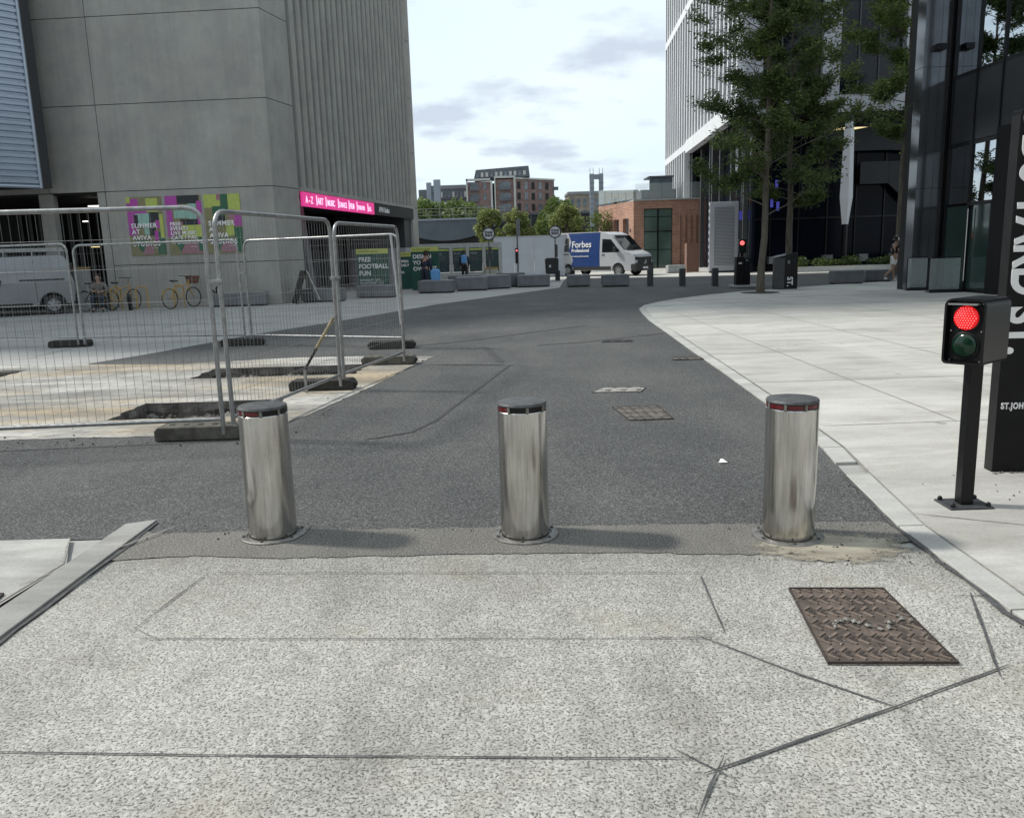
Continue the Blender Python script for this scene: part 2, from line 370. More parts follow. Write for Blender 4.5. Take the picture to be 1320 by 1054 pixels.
mat('rust_plate', (0.12, 0.095, 0.08), 0.8, 0.2, var=0.5, scale=7, bump=0.5)
mat('rust_dark', (0.05, 0.04, 0.035), 0.8, 0.1, var=0.4, scale=14)
mat('iron_grey', (0.15, 0.135, 0.12), 0.7, 0.2, var=0.35, scale=14, bump=0.4)
mat('joint_pale', (0.27, 0.262, 0.24), 0.9, var=0.25, scale=30)
mat('joint_line', (0.22, 0.215, 0.20), 0.9, var=0.3, scale=30)
mat('lobby_grey', (0.012, 0.013, 0.016), 0.6, var=0.2)
mat('cut_line', (0.075, 0.075, 0.078), 0.9, var=0.35, scale=30)
mat('seam_dark', (0.048, 0.048, 0.05), 0.8, var=0.3, scale=20)
mat('rubble', (0.16, 0.15, 0.135), 0.95, var=0.6, scale=8, bump=0.8, bscale=25)
mat('earth', (0.085, 0.08, 0.07), 0.95, var=0.5, scale=6, bump=0.8, bscale=30)
mat('tyre', (0.015, 0.015, 0.016), 0.8, var=0.3)
mat('rim', (0.28, 0.29, 0.30), 0.4, 0.6, var=0.2)
mat('plastic_black', (0.018, 0.019, 0.02), 0.6, var=0.2)
mat('yellow_tube', (0.42, 0.27, 0.07), 0.5, var=0.15)
mat('basket', (0.16, 0.07, 0.045), 0.8, var=0.4, scale=40)
mat('skin', (0.36, 0.22, 0.16), 0.55, var=0.08)
mat('hair_dark', (0.03, 0.02, 0.015), 0.6, var=0.3, scale=30)
mat('cloth_white', (0.72, 0.72, 0.70), 0.85, var=0.06)
mat('cloth_black', (0.018, 0.018, 0.022), 0.9, var=0.3)
mat('cloth_grey', (0.13, 0.125, 0.11), 0.9, var=0.2)
mat('cloth_navy', (0.02, 0.028, 0.05), 0.9, var=0.3)
mat('cloth_blue', (0.12, 0.30, 0.58), 0.8, var=0.1)
mat('terracotta', (0.20, 0.11, 0.08), 0.8, var=0.15)
mat('wood_pole', (0.33, 0.27, 0.16), 0.7, var=0.3, scale=12)
mat('roof_blue', (0.075, 0.095, 0.115), 0.45, 0.3, var=0.15, scale=0.5)
mat('viaduct', (0.028, 0.03, 0.038), 0.8, var=0.3, scale=0.4)
mat('far_grey', (0.17, 0.18, 0.19), 0.8, var=0.15, scale=0.3)
mat('far_slate', (0.09, 0.10, 0.115), 0.7, var=0.2, scale=0.3)
mat('far_pale', (0.38, 0.385, 0.37), 0.7, var=0.1, scale=0.3)
mat('steel_blue', (0.22, 0.25, 0.29), 0.5, 0.4, var=0.12, scale=0.4)
mat('win_far', (0.10, 0.125, 0.145), 0.15, 0.0, spec=0.8, var=0.6, scale=0.7)
mat('lime_glow', (0.28, 0.55, 0.16), 0.5, emit=(0.35, 0.7, 0.2), es=0.25)
mat('litter_white', (0.8, 0.8, 0.8), 0.7, var=0.03)
mat('signface', (0.6, 0.6, 0.62), 0.5, var=0.05)
mat('marble_beige', (0.40, 0.37, 0.30), 0.7, var=0.1)

# ------------------------------------------------------------------ mesh builder
class MB:
    def __init__(s): s.v = []; s.f = []; s.m = []
    def add(s, vs, fs, mi=0):
        o = len(s.v); s.v += [tuple(p) for p in vs]
        s.f += [tuple(i + o for i in f) for f in fs]; s.m += [mi] * len(fs)
        return s
    def box(s, c, d, rz=0.0, mi=0, rx=0.0, ry=0.0):
        hx, hy, hz = d[0] / 2, d[1] / 2, d[2] / 2
        m = Matrix.Rotation(rz, 3, 'Z') @ Matrix.Rotation(ry, 3, 'Y') @ Matrix.Rotation(rx, 3, 'X')
        vs = [Vector(c) + m @ Vector((a * hx, b_ * hy, e * hz)) for a in (-1, 1) for b_ in (-1, 1) for e in (-1, 1)]
        return s.add(vs, [(0, 1, 3, 2), (4, 6, 7, 5), (0, 4, 5, 1), (2, 3, 7, 6), (0, 2, 6, 4), (1, 5, 7, 3)], mi)
    def b2(s, x0, x1, y0, y1, z0, z1, mi=0):
        return s.box(((x0 + x1) / 2, (y0 + y1) / 2, (z0 + z1) / 2), (abs(x1 - x0), abs(y1 - y0), abs(z1 - z0)), mi=mi)
    def tube(s, pts, r, n=10, mi=0, caps=True):
        pts = [Vector(p) for p in pts]
        rs = r if isinstance(r, (list, tuple)) else [r] * len(pts)
        rings = []; prev = None
        for i, p in enumerate(pts):
            d = (pts[min(i + 1, len(pts) - 1)] - pts[max(i - 1, 0)]).normalized()
            if prev is None:
                a = Vector((0, 0, 1)) if abs(d.z) < 0.9 else Vector((1, 0, 0))
                u = d.cross(a).normalized()
            else:
                u = (prev - d * prev.dot(d)).normalized()
            prev = u; q = d.cross(u)
            rings.append([p + rs[i] * (u * math.cos(2 * math.pi * k / n) + q * math.sin(2 * math.pi * k / n)) for k in range(n)])
        vs = [x for rg in rings for x in rg]; fs = []
        for i in range(len(pts) - 1):
            for k in range(n):
                a = i * n + k; b_ = i * n + (k + 1) % n
                fs.append((a, b_, b_ + n, a + n))
        if caps:
            fs.append(tuple(range(n - 1, -1, -1))); fs.append(tuple((len(pts) - 1) * n + k for k in range(n)))
        return s.add(vs, fs, mi)
    def lathe(s, prof, c=(0, 0, 0), n=32, mi=0):
        vs = []; fs = []
        for r, z in prof:
            for k in range(n):
                a = 2 * math.pi * k / n
                vs.append((c[0] + r * math.cos(a), c[1] + r * math.sin(a), c[2] + z))
        for i in range(len(prof) - 1):
            for k in range(n):
                a = i * n + k; b_ = i * n + (k + 1) % n
                fs.append((a, b_, b_ + n, a + n))
        fs.append(tuple(range(n - 1, -1, -1))); fs.append(tuple((len(prof) - 1) * n + k for k in range(n)))
        return s.add(vs, fs, mi)
    def prism(s, pts, z0, z1, mi=0):
        n = len(pts)
        vs = [(p[0], p[1], z0) for p in pts] + [(p[0], p[1], z1) for p in pts]
        fs = [tuple(range(n - 1, -1, -1)), tuple(range(n, 2 * n))] + [(i, (i + 1) % n, (i + 1) % n + n, i + n) for i in range(n)]
        return s.add(vs, fs, mi)
    def vprism(s, pts, y0, y1, mi=0):
        """outline in x, z pushed along y"""
        n = len(pts)
        vs = [(p[0], y0, p[1]) for p in pts] + [(p[0], y1, p[1]) for p in pts]
        fs = [tuple(range(n)), tuple(range(2 * n - 1, n - 1, -1))] + [(i, i + n, (i + 1) % n + n, (i + 1) % n) for i in range(n)]
        return s.add(vs, fs, mi)
    def quad(s, a, b_, c, d, mi=0): return s.add([a, b_, c, d], [(0, 1, 2, 3)], mi)
    def build(s, name, mats, parent=None, loc=(0, 0, 0), rz=0.0, smooth=False, bevel=0.0, fix=True):
        me = bpy.data.meshes.new(name)
        me.from_pydata(s.v, [], s.f)
        if not isinstance(mats, (list, tuple)): mats = [mats]
        for k in mats: me.materials.append(MATS[k] if isinstance(k, str) else k)
        me.polygons.foreach_set('material_index', s.m)
        if fix and len(s.f) < 60000:
            bm = bmesh.new(); bm.from_mesh(me)
            bmesh.ops.recalc_face_normals(bm, faces=bm.faces); bm.to_mesh(me); bm.free()
        o = bpy.data.objects.new(name, me); COL.objects.link(o)
        o.location = loc; o.rotation_euler = (0, 0, rz)
        if parent: o.parent = parent
        if smooth:
            me.polygons.foreach_set('use_smooth', [True] * len(me.polygons))
            if smooth != 'all':
                bm = bmesh.new(); bm.from_mesh(me)
                for e in bm.edges:
                    if len(e.link_faces) == 2 and e.calc_face_angle(0) > R(38): e.smooth = False
                bm.to_mesh(me); bm.free()
        if bevel:
            b_ = o.modifiers.new('bevel', 'BEVEL'); b_.width = bevel; b_.segments = 2; b_.limit_method = 'ANGLE'; b_.angle_limit = R(35)
        return o
def tag(o, label=None, cat=None, group=None, kind=None):
    if label: o['label'] = label
    if cat: o['category'] = cat
    if group: o['group'] = group
    if kind: o['kind'] = kind
    return o
def thing(name, loc, rz, label, cat, group=None):
    o = bpy.data.objects.new(name, None); COL.objects.link(o)
    o.empty_display_size = 0.3; o.location = loc; o.rotation_euler = (0, 0, rz)
    return tag(o, label, cat, group)
def copy_tree(o, parent=None):
    c = o.copy(); COL.objects.link(c); c.parent = parent
    for ch in [k for k in bpy.data.objects if k.parent == o and k.name in COL.objects]:
        copy_tree(ch, c)
    return c
def dup(o, loc, rz, label):
    c = copy_tree(o); c.location = loc; c.rotation_euler = (0, 0, rz); c['label'] = label
    return c
def struct(name, mb, mats, **k):
    return tag(mb.build(name, mats, **k), kind='structure')
def text(body, size, matname, parent, name='lettering', loc=(0, 0, 0), rot=(R(90), 0, 0), ext=0.004, bold=0.0, ax='LEFT', sx=1.0, spacing=1.0, line=1.0):
    cu = bpy.data.curves.new('lettering', 'FONT'); cu.body = body; cu.size = size; cu.extrude = ext; cu.offset = bold
    cu.align_x = ax; cu.space_character = spacing; cu.space_line = line
    o = bpy.data.objects.new('tmp', cu); COL.objects.link(o)
    bpy.context.view_layer.update()
    me = bpy.data.meshes.new_from_object(o.evaluated_get(bpy.context.evaluated_depsgraph_get()))
    bpy.data.objects.remove(o); bpy.data.curves.remove(cu)
    me.materials.clear(); me.materials.append(MATS[matname])
    t = bpy.data.objects.new(name, me); COL.objects.link(t)
    t.location = loc; t.rotation_euler = rot; t.scale = (sx, 1, 1); t.parent = parent
    return t

# ------------------------------------------------------------------ ground, pits, roads
PITS = [(-4.20, -2.62, 8.36, 9.32, 0.22), (-4.42, -2.14, 11.22, 12.2, 0.20), (-9.3, -7.52, 11.95, 12.75, 0.18)]
def pit_loop(p, j=0.03, seed=0):
    """slightly ragged rectangle, counter-clockwise"""
    x0, x1, y0, y1, _ = p; rnd = random.Random(int(seed * 100 + x0 * 10)); out = []
    cs = [(x0, y0), (x1, y0), (x1, y1), (x0, y1)]
    for i in range(4):
        a, b_ = cs[i], cs[(i + 1) % 4]
        for k in range(8):
            t = k / 8; q = 0 if k == 0 else j
            out.append((a[0] + (b_[0] - a[0]) * t + rnd.uniform(-q, q), a[1] + (b_[1] - a[1]) * t + rnd.uniform(-q, q)))
    return out
LOOPS = [pit_loop(p) for p in PITS]
def sheet(name, outer, z, matname, holes=(), kind='structure', extra=None, mats=None):
    bm = bmesh.new()
    es = []
    for lp in [outer] + list(holes):
        vs = [bm.verts.new((x, y, z)) for x, y in lp]
        es += [bm.edges.new((vs[i], vs[(i + 1) % len(vs)])) for i in range(len(vs))]
    bmesh.ops.triangle_fill(bm, use_beauty=True, use_dissolve=False, edges=es)
    for f in bm.faces:
        if f.normal.z < 0: f.normal_flip()
    if extra: extra(bm)
    me = bpy.data.meshes.new(name); bm.to_mesh(me); bm.free()
    for m_ in (mats or [matname]): me.materials.append(MATS[m_])
    o = bpy.data.objects.new(name, me); COL.objects.link(o); o['kind'] = kind
    return o
def pit_geo(bm):
    rnd = random.Random(3)
    for p, lp in zip(PITS, LOOPS):
        d = p[4]; n = len(lp)
        top = [bm.verts.new((x, y, 0.0)) for x, y in lp]
        mid = [bm.verts.new((x + rnd.uniform(-.02, .02), y + rnd.uniform(-.02, .02), -d * .4 + rnd.uniform(-.02, .02))) for x, y in lp]
        bot = [bm.verts.new((x + rnd.uniform(-.03, .03), y + rnd.uniform(-.03, .03), -d)) for x, y in lp]
        for i in range(n):
            for a, b_, mi in ((top, mid, 1), (mid, bot, 2)):
                f = bm.faces.new((a[i], a[(i + 1) % n], b_[(i + 1) % n], b_[i])); f.material_index = mi
        f = bm.faces.new(bot[::-1]); f.material_index = 2
sheet('ground', [(-1500, -300), (1500, -300), (1500, 2500), (-1500, 2500)], 0.0, None, LOOPS, extra=pit_geo, mats=['pave_grey', 'rubble', 'earth'])
def rag(poly, amp=.02, step=.07, seed=0):
    rnd = random.Random(seed); out = []
    for i in range(len(poly)):
        a, b_ = Vector(poly[i]), Vector(poly[(i + 1) % len(poly)]); n = max(1, int((b_ - a).length / step))
        for k in range(n):
            p = a.lerp(b_, k / n); out.append((p.x + rnd.uniform(-amp, amp), p.y + rnd.uniform(-amp, amp)))
    return out
# dusty broken-out concrete inside the fence
DUST = [(-14, 7.55), (-4.0, 7.52), (-2.35, 7.42), (-2.1, 8.4), (-1.82, 9.6), (-1.62, 10.7), (-1.35, 12.2), (-1.2, 12.9), (-2.2, 13.2), (-3.6, 13.3), (-5.2, 12.9), (-7.2, 13.3), (-9.5, 13.8), (-14, 13.9)]
sheet('dusty_concrete', rag(DUST, .02, .12, 8), 0.010, 'pave_dust', LOOPS)
# main road
kerb_r = [(2.26, 4.25), (2.33, 5.0), (2.30, 5.47), (2.42, 6.24), (2.57, 8.22), (2.69, 10.38), (2.80, 12.8), (2.94, 15.34), (3.08, 18.2), (3.24, 20.05), (3.40, 21.6), (3.75, 22.9), (4.3, 24.0), (5.2, 25.4), (6.5, 26.9), (8.07, 28.31), (10.5, 29.9), (13.5, 31.6), (20, 34.0), (40, 38)]
road_top = [(60, 42), (20, 43.2), (9, 43.9), (7, 45.0), (3.2, 46.5), (2.6, 40.0), (2.2, 35.6)]
road_l = [(-0.44, 30.21), (-2.36, 26.27), (-4.0, 21.5), (-5.56, 17.66), (-5.95, 16.2), (-6.5, 14.3), (-6.9, 13.35)]
dust_r = [(-6.6, 13.2), (-5.2, 12.92), (-3.6, 13.28), (-2.2, 13.18), (-1.2, 12.88), (-1.35, 12.2), (-1.62, 10.7), (-1.82, 9.6), (-2.1, 8.4), (-2.35, 7.43), (-4.0, 7.53), (-14, 7.56), (-40, 7.6), (-40, 4.62), (-2.4, 4.64), (-2.1, 4.42), (2.02, 4.3)]
sheet('road', kerb_r + road_top + road_l + dust_r, 0.006, 'asphalt')
sheet('far_pavement', [(60, 42), (20, 43.25), (9, 43.95), (7, 45.05), (3.2, 46.6), (1.0, 49), (0.5, 60), (-10, 90), (80, 130), (100, 60)], 0.009, 'pave_bright')
# older strip between the road and the slab
sheet('road_strip', rag([(-2.32, 4.93), (-2.18, 4.70), (-1.0, 4.66), (0.4, 4.60), (2.10, 4.52), (2.20, 4.2), (1.25, 4.06), (0.6, 4.15), (-0.4, 4.20), (-1.3, 4.22), (-1.78, 4.30), (-2.05, 4.28), (-2.22, 4.26)], .012, .05, 3), 0.011, 'asphalt_old')
sheet('sandy_patch', rag([(1.22, 4.33), (1.5, 4.37), (1.9, 4.36), (2.12, 4.22), (2.12, 3.86), (1.9, 3.88), (1.6, 3.93), (1.32, 3.95), (1.18, 4.05), (1.24, 4.18)], .028, .035, 5), 0.015, 'sandy')
# exposed aggregate slab, with its saw cuts
slab = [(-2.235, 3.3), (-2.19, 4.26), (-1.75, 4.31), (-1.2, 4.24), (2.16, 4.1), (2.12, 3.3), (2.02, 1.0), (2.0, -6), (-2.45, -6), (-2.4, 1.0)]
sheet('concrete_slab', slab, 0.007, 'aggregate')
def strip(mb, pts, wd, z, mi=0, jit=0.0, seed=1):
    rnd = random.Random(seed); out = []
    for i in range(len(pts) - 1):
        a, b_ = Vector(pts[i]), Vector(pts[i + 1]); n = max(1, int((b_ - a).length / 0.12))
        for k in range(n + (1 if i == len(pts) - 2 else 0)):
            out.append(a + (b_ - a) * (k / n))
    vs = []
    for i, p in enumerate(out):
        d = (out[min(i + 1, len(out) - 1)] - out[max(i - 1, 0)]).normalized(); nn = Vector((-d.y, d.x))
        w1 = wd / 2 * (1 + rnd.uniform(-jit, jit)); w2 = wd / 2 * (1 + rnd.uniform(-jit, jit))
        if i in (0, len(out) - 1): w1 *= .3; w2 *= .3
        vs += [(p.x + nn.x * w1, p.y + nn.y * w1, z), (p.x - nn.x * w2, p.y - nn.y * w2, z)]
    mb.add(vs, [(2 * i, 2 * i + 1, 2 * i + 3, 2 * i + 2) for i in range(len(out) - 1)], mi)
cuts = MB()
for i, (a, wd) in enumerate([(((-40, 972), (300, 977), (905, 981)), .006), (((182, 826), (560, 826), (940, 825)), .005),
        (((170, 817), (222, 776), (270, 740)), .006), (((172, 812), (207, 828)), .008), (((262, 741), (560, 741), (905, 741)), .004),
        (((903, 744), (935, 820)), .006), (((897, 821), (1030, 872), (1174, 921)), .008), (((1302, 859), (1158, 913), (1040, 955), (907, 1001)), .011),
        (((865, 967), (952, 1011)), .007), (((933, 980), (915, 1020), (899, 1060)), .010), (((1250, 766), (1268, 815), (1289, 875)), .011),
        (((1227, 771), (1300, 769)), .006), (((1264, 773), (1290, 764), (1330, 750)), .010), (((890, 829), (945, 812)), .006), (((900, 749), (915, 748)), .006)]):
    strip(cuts, [G(*p) for p in a], wd, 0.0125 + 0.0005 * (i % 5), jit=.45, seed=i)
struct('saw_cuts', cuts, 'cut_line')
# seams and tar lines in the road
seams = MB()
for i, (a, wd) in enumerate([(((560, 471), (650, 471)), .05), (((624, 447), (648, 468)), .12), (((657, 471), (560, 544), (530, 558), (470, 568)), .04),
        (((480, 452), (600, 440), (754, 420)), .09), (((690, 446), (760, 441), (900, 425)), .05)]):
    strip(seams, [G(*p) for p in a], wd, 0.0105, jit=.3, seed=40 + i)
struct('road_seams', seams, 'asphalt_seam' if 'asphalt_seam' in MATS else 'seam_dark')
# right-hand pavement with kerb
kr_out = kerb_r
pr = [(2.28, -6), (2.26, 3.0), (2.27, 4.29)] + [(x + .16, y) for x, y in kerb_r[2:10]] + [(3.56, 21.55), (3.88, 22.8), (4.42, 23.9), (5.3, 25.25), (6.57, 26.75), (8.13, 28.15), (10.55, 29.75), (13.55, 31.45), (20, 33.85), (40, 37.8)] + [(40, -6)]
PH = 0.02
sheet('pavement', pr, PH + 0.0, 'pave_bright')
kb = MB()
ko = [(2.08, -6), (2.10, 1.0), (2.12, 3.3), (2.14, 4.29), (2.22, 5.1)]
def kerbrun(mb, po, pi_, z, gap=0.012, L=0.9, mi=0):
    """kerb stones laid between two lines"""
    for i in range(len(po) - 1):
        a, b_, c, d = Vector(po[i]), Vector(po[i + 1]), Vector(pi_[i]), Vector(pi_[i + 1])
        n = max(1, round((b_ - a).length / L)); g = gap / max(.01, (b_ - a).length)
        for k in range(n):
            t0, t1 = k / n + g / 2, (k + 1) / n - g / 2
            q = [a.lerp(b_, t0), a.lerp(b_, t1), c.lerp(d, t1), c.lerp(d, t0)]
            mb.prism([(p.x, p.y) for p in q], 0, z + random.uniform(-.001, .001), mi)
kerbrun(kb, [(2.10, -6), (2.12, 3.3), (2.15, 4.4), (2.29, 5.48)], [(2.255, -6), (2.255, 3.3), (2.29, 4.4), (2.455, 5.48)], PH + .004)
kin = [(x + .15, y - .0) for x, y in kerb_r[3:10]] + [(3.55, 21.55), (3.87, 22.8), (4.41, 23.9), (5.29, 25.25), (6.56, 26.75), (8.12, 28.15), (10.54, 29.75), (13.54, 31.45), (20, 33.85)]
kerbrun(kb, [(2.34, 5.78)] + kerb_r[3:19], [(2.49, 5.78)] + kin, PH + .004)
tag(kb.build('kerb', 'kerb_stone', bevel=0.004), kind='structure')
# left pavement corner and kerb
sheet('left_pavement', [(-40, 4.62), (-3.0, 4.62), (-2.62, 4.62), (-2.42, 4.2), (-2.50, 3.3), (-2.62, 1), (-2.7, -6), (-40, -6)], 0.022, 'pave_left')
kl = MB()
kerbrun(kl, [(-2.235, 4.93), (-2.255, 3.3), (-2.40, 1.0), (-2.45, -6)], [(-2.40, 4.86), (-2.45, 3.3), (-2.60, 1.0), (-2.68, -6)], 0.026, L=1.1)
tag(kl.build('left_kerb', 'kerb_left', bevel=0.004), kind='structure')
gut = MB(); strip(gut, [(2.085, -1), (2.10, 3.3), (2.12, 3.9), (2.14, 4.4), (2.21, 5.0), (2.30, 5.5)], .028, 0.0155, jit=.8, seed=9)
strip(gut, [(-2.22, 4.9), (-2.235, 3.3), (-2.38, 1.0)], .03, 0.0155, jit=.8, seed=8)
struct('gutter_grit', gut, 'cut_line')
# joints in the pavement
jn = MB()
for i, (a, wd) in enumerate([(((1060, 552), (1215, 546), (1420, 538)), .012), (((1178, 666), (1320, 681), (1420, 690)), .010), (((2, 0), (2, 0)), 0)]):
    if wd: strip(jn, [G(*p) for p in a], wd, PH + .003, jit=.3, seed=70 + i)
for y in (9.4, 12.0, 14.8, 17.8, 21.0, 24.3): strip(jn, [(2.75 + (y - 8) * .035, y), (8, y + .05), (14, y + .1)], .014, PH + .003, seed=int(y))
for x in (3.9, 5.9, 8.4, 10.9): strip(jn, [(x, 7.05), (x + .2, 26.5)], .012, PH + .0035, seed=int(x * 3))
strip(jn, [(2.262, -1), (2.262, 3.3), (2.298, 4.4), (2.463, 5.5), (2.585, 6.24), (2.735, 8.22), (2.855, 10.38), (3.105, 15.34)], .010, PH + .0045, seed=5)
strip(jn, [(-2.62, 4.62), (-2.44, 4.2), (-2.52, 3.3)], .012, .026, seed=6)
strip(jn, [G(25, 760), G(235, 680)], .01, .0265, seed=6)
struct('paving_joints', jn, 'joint_pale')
# slabs of the forecourt before the concrete building
fj = MB()
for y in (16.5, 19, 21.5, 24, 26.5): strip(fj, [(-30, y), (-6.0 + (y - 16.5) * .35, y)], .02, .004, seed=int(y))
for x in (-26, -22, -18, -14.5, -11.5, -8.5): strip(fj, [(x, 14.5), (x, 29)], .02, .0045, seed=int(-x))
struct('forecourt_joints', fj, 'joint_line')

# ------------------------------------------------------------------ rubble, pebbles, litter
def rock(mb, x, y, z, s, rnd, mi=0):
    vs = [Vector(p) for p in ((1, 0, 0), (-1, 0, 0), (0, 1, 0), (0, -1, 0), (0, 0, 1), (0, 0, -1), (.7, .7, .5), (-.7, .6, .4))]
    a = rnd.uniform(0, 6.28); m_ = Matrix.Rotation(a, 3, 'Z')
    pts = [m_ @ Vector((p.x * s * rnd.uniform(.6, 1.2), p.y * s * rnd.uniform(.6, 1.2), p.z * s * rnd.uniform(.4, .9))) + Vector((x, y, z)) for p in vs]
    bm = bmesh.new()
    for p in pts: bm.verts.new(p)
    bmesh.ops.convex_hull(bm, input=bm.verts)
    bm.verts.index_update()
    mb.add([v.co for v in bm.verts], [[v.index for v in f.verts] for f in bm.faces], mi); bm.free()
rnd = random.Random(11); rb = MB()
for p in PITS:
    for k in range(150):
        x = rnd.uniform(p[0] + .05, p[1] - .05); y = rnd.uniform(p[2] + .45, p[3] - .04) if k % 3 else rnd.uniform(p[2] + .05, p[3] - .05)
        rock(rb, x, y, -p[4] + rnd.uniform(0, .09), rnd.choice((.02, .03, .05, .08)), rnd, k % 2)
tag(rb.build('rubble', ['rubble', 'earth']), kind='stuff')
pb = MB()
for k in range(300):
    t = rnd.random(); c = rnd.choice((0, 0, 1, 2, 3, 4))
    if c == 0: x, y = rnd.uniform(-5.5, -2), rnd.gauss(7.35, .2)
    elif c == 1: x, y = rnd.gauss(-1.45, .14) - (12 - (yy := rnd.uniform(8, 12.5))) * .14, yy
    elif c == 2: y = rnd.uniform(2.6, 5.6); x = 2.09 + (y - 3) * .055 + rnd.gauss(0, .03)
    elif c == 3: x, y = rnd.uniform(1.2, 2.1), rnd.uniform(3.85, 4.6)
    else: x, y = rnd.uniform(-2.2, 2.1), rnd.gauss(4.62, .06)
    rock(pb, x, y, .016, rnd.choice((.004, .006, .008, .014 if c < 2 else .006)), rnd, k % 2)
for k in range(16): rock(pb, rnd.uniform(2.6, 3.6), rnd.uniform(4.5, 5.4), PH + .006, rnd.uniform(.004, .008), rnd, 1)
tag(pb.build('loose_grit', ['rubble', 'rubber']), kind='stuff')
lt = MB(); gx, gy = G(930, 596)
lt.add([(gx - .035, gy - .05, .014), (gx + .035, gy - .05, .014), (gx + .008, gy, .03), (gx + .035, gy + .05, .014), (gx - .035, gy + .05, .014), (gx - .008, gy, .03)], [(0, 1, 2, 5), (5, 2, 3, 4)])
tag(lt.build('paper_scrap', 'litter_white'), 'small white twisted paper scrap lying on the road near the right bollard', 'litter')

# ------------------------------------------------------------------ covers
def cover(name, quad_, z, mname, dark, label, nu, nv, th=.02):
    a, b_, c, d = [Vector((*p, 0)) for p in quad_]
    o = Vector(quad_[0] + (0,))
    root = thing(name, (a.x, a.y, z), 0, label, 'manhole cover')
    L = [p - a for p in (a, b_, c, d)]
    fr = MB(); n = len(L)
    def at_(u, v): return L[0].lerp(L[1], u).lerp(L[3].lerp(L[2], u), v)
    # frame: four thin bars
    for (u0, v0, u1, v1) in ((-.012, -.012, 1.012, 0), (-.012, 1, 1.012, 1.012), (-.012, 0, 0, 1), (1, 0, 1.012, 1)):
        q = [at_(u0, v0), at_(u1, v0), at_(u1, v1), at_(u0, v1)]
        fr.prism([(p.x, p.y) for p in q], -.002, .008)
    fr.build('frame', dark, root)
    pl = MB()
    for (u0, u1) in ((0.004, .496), (.504, .996)) if nu > 5 else ((.004, .996),):
        q = [at_(u0, .005), at_(u1, .005), at_(u1, .995), at_(u0, .995)]
        pl.prism([(p.x, p.y) for p in q], -.002, .004)
    tr = pl; sl_ = pl
    for i in range(nu):
        for j in range(nv):
            if random.random() < .05: continue
            u, v = (i + .5 + random.uniform(-.05, .05)) / nu, (j + .5) / nv
            s = 1 if j % 2 else -1
            p0 = at_(u - .30 / nu, v - s * .26 / nv); p1 = at_(u + .30 / nu, v + s * .26 / nv)
            d_ = (p1 - p0); L_ = d_.length; ang = math.atan2(d_.y, d_.x); m_ = (p0 + p1) / 2; wd_ = .20 * (L[3].length / nv)
            tr.box((m_.x, m_.y, .0065), (L_, wd_, .006), rz=ang, mi=2)
            q = at_(u + .32 / nu, v - s * .30 / nv); sl_.box((q.x, q.y, .0045), (L_ * .6, wd_ * 1.1, .003), rz=ang, mi=1)
    pl.build('plate', ['rust_plate' if mname == 'rust' else mname, 'rust_dark', mname], root)
    return root
cover('manhole_cover', [G(1068, 858), G(1233, 858), G(1138, 763), G(1018, 763)], .014, 'rust', 'rust_dark', 'large rusty brown chequered double cover set in the speckled slab before the right bollard', 9, 11)
db = MB(); rq = random.Random(5)
for k in range(46):
    u = rq.random(); x, y = 1.32 + u * .34, 3.20 + .05 * math.sin(u * 9) + rq.gauss(0, .008)
    rock(db, x, y, .026, rq.choice((.005, .008, .012)), rq, 0)
for k in range(60): rock(db, rq.uniform(1.22, 1.68), rq.uniform(2.9, 3.55), .0235, rq.choice((.003, .005)), rq, rq.choice((0, 1)))
tag(db.build('mortar_crumbs', ['pave_dust', 'earth']), kind='stuff')
cover('manhole_cover', [(-2.95, 3.52), (-2.47, 3.52), (-2.52, 3.80), (-2.95, 3.80)], .026, 'rust', 'rust_dark', 'reddish rusty cover in the left pavement at the photo edge', 7, 6)
cover('manhole_cover', [G(812, 543), G(868, 541), G(848, 524), G(790, 526)], .009, 'iron_grey', 'rust_dark', 'square grey iron cover with a raised grid in the asphalt road', 5, 6)
cc = cover('manhole_cover', [G(764, 507), G(826, 506), G(832, 500), G(778, 501)], .009, 'pave_dust', 'iron_grey', 'pale worn sunken cover with dusty rim just beyond the grid cover in the road', 3, 3)
cover('manhole_cover', [G(868, 465), G(908, 464), G(908, 461), G(868, 462)], .012, 'iron_grey', 'rust_dark', 'thin grey drain slot crossing the right kerb line', 4, 2)
cover('manhole_cover', [G(776, 442), G(815, 441), G(815, 439), G(778, 439)], .009, 'seam_dark', 'seam_dark', 'small dark cover in the road near the edge of the building shadow', 3, 3)

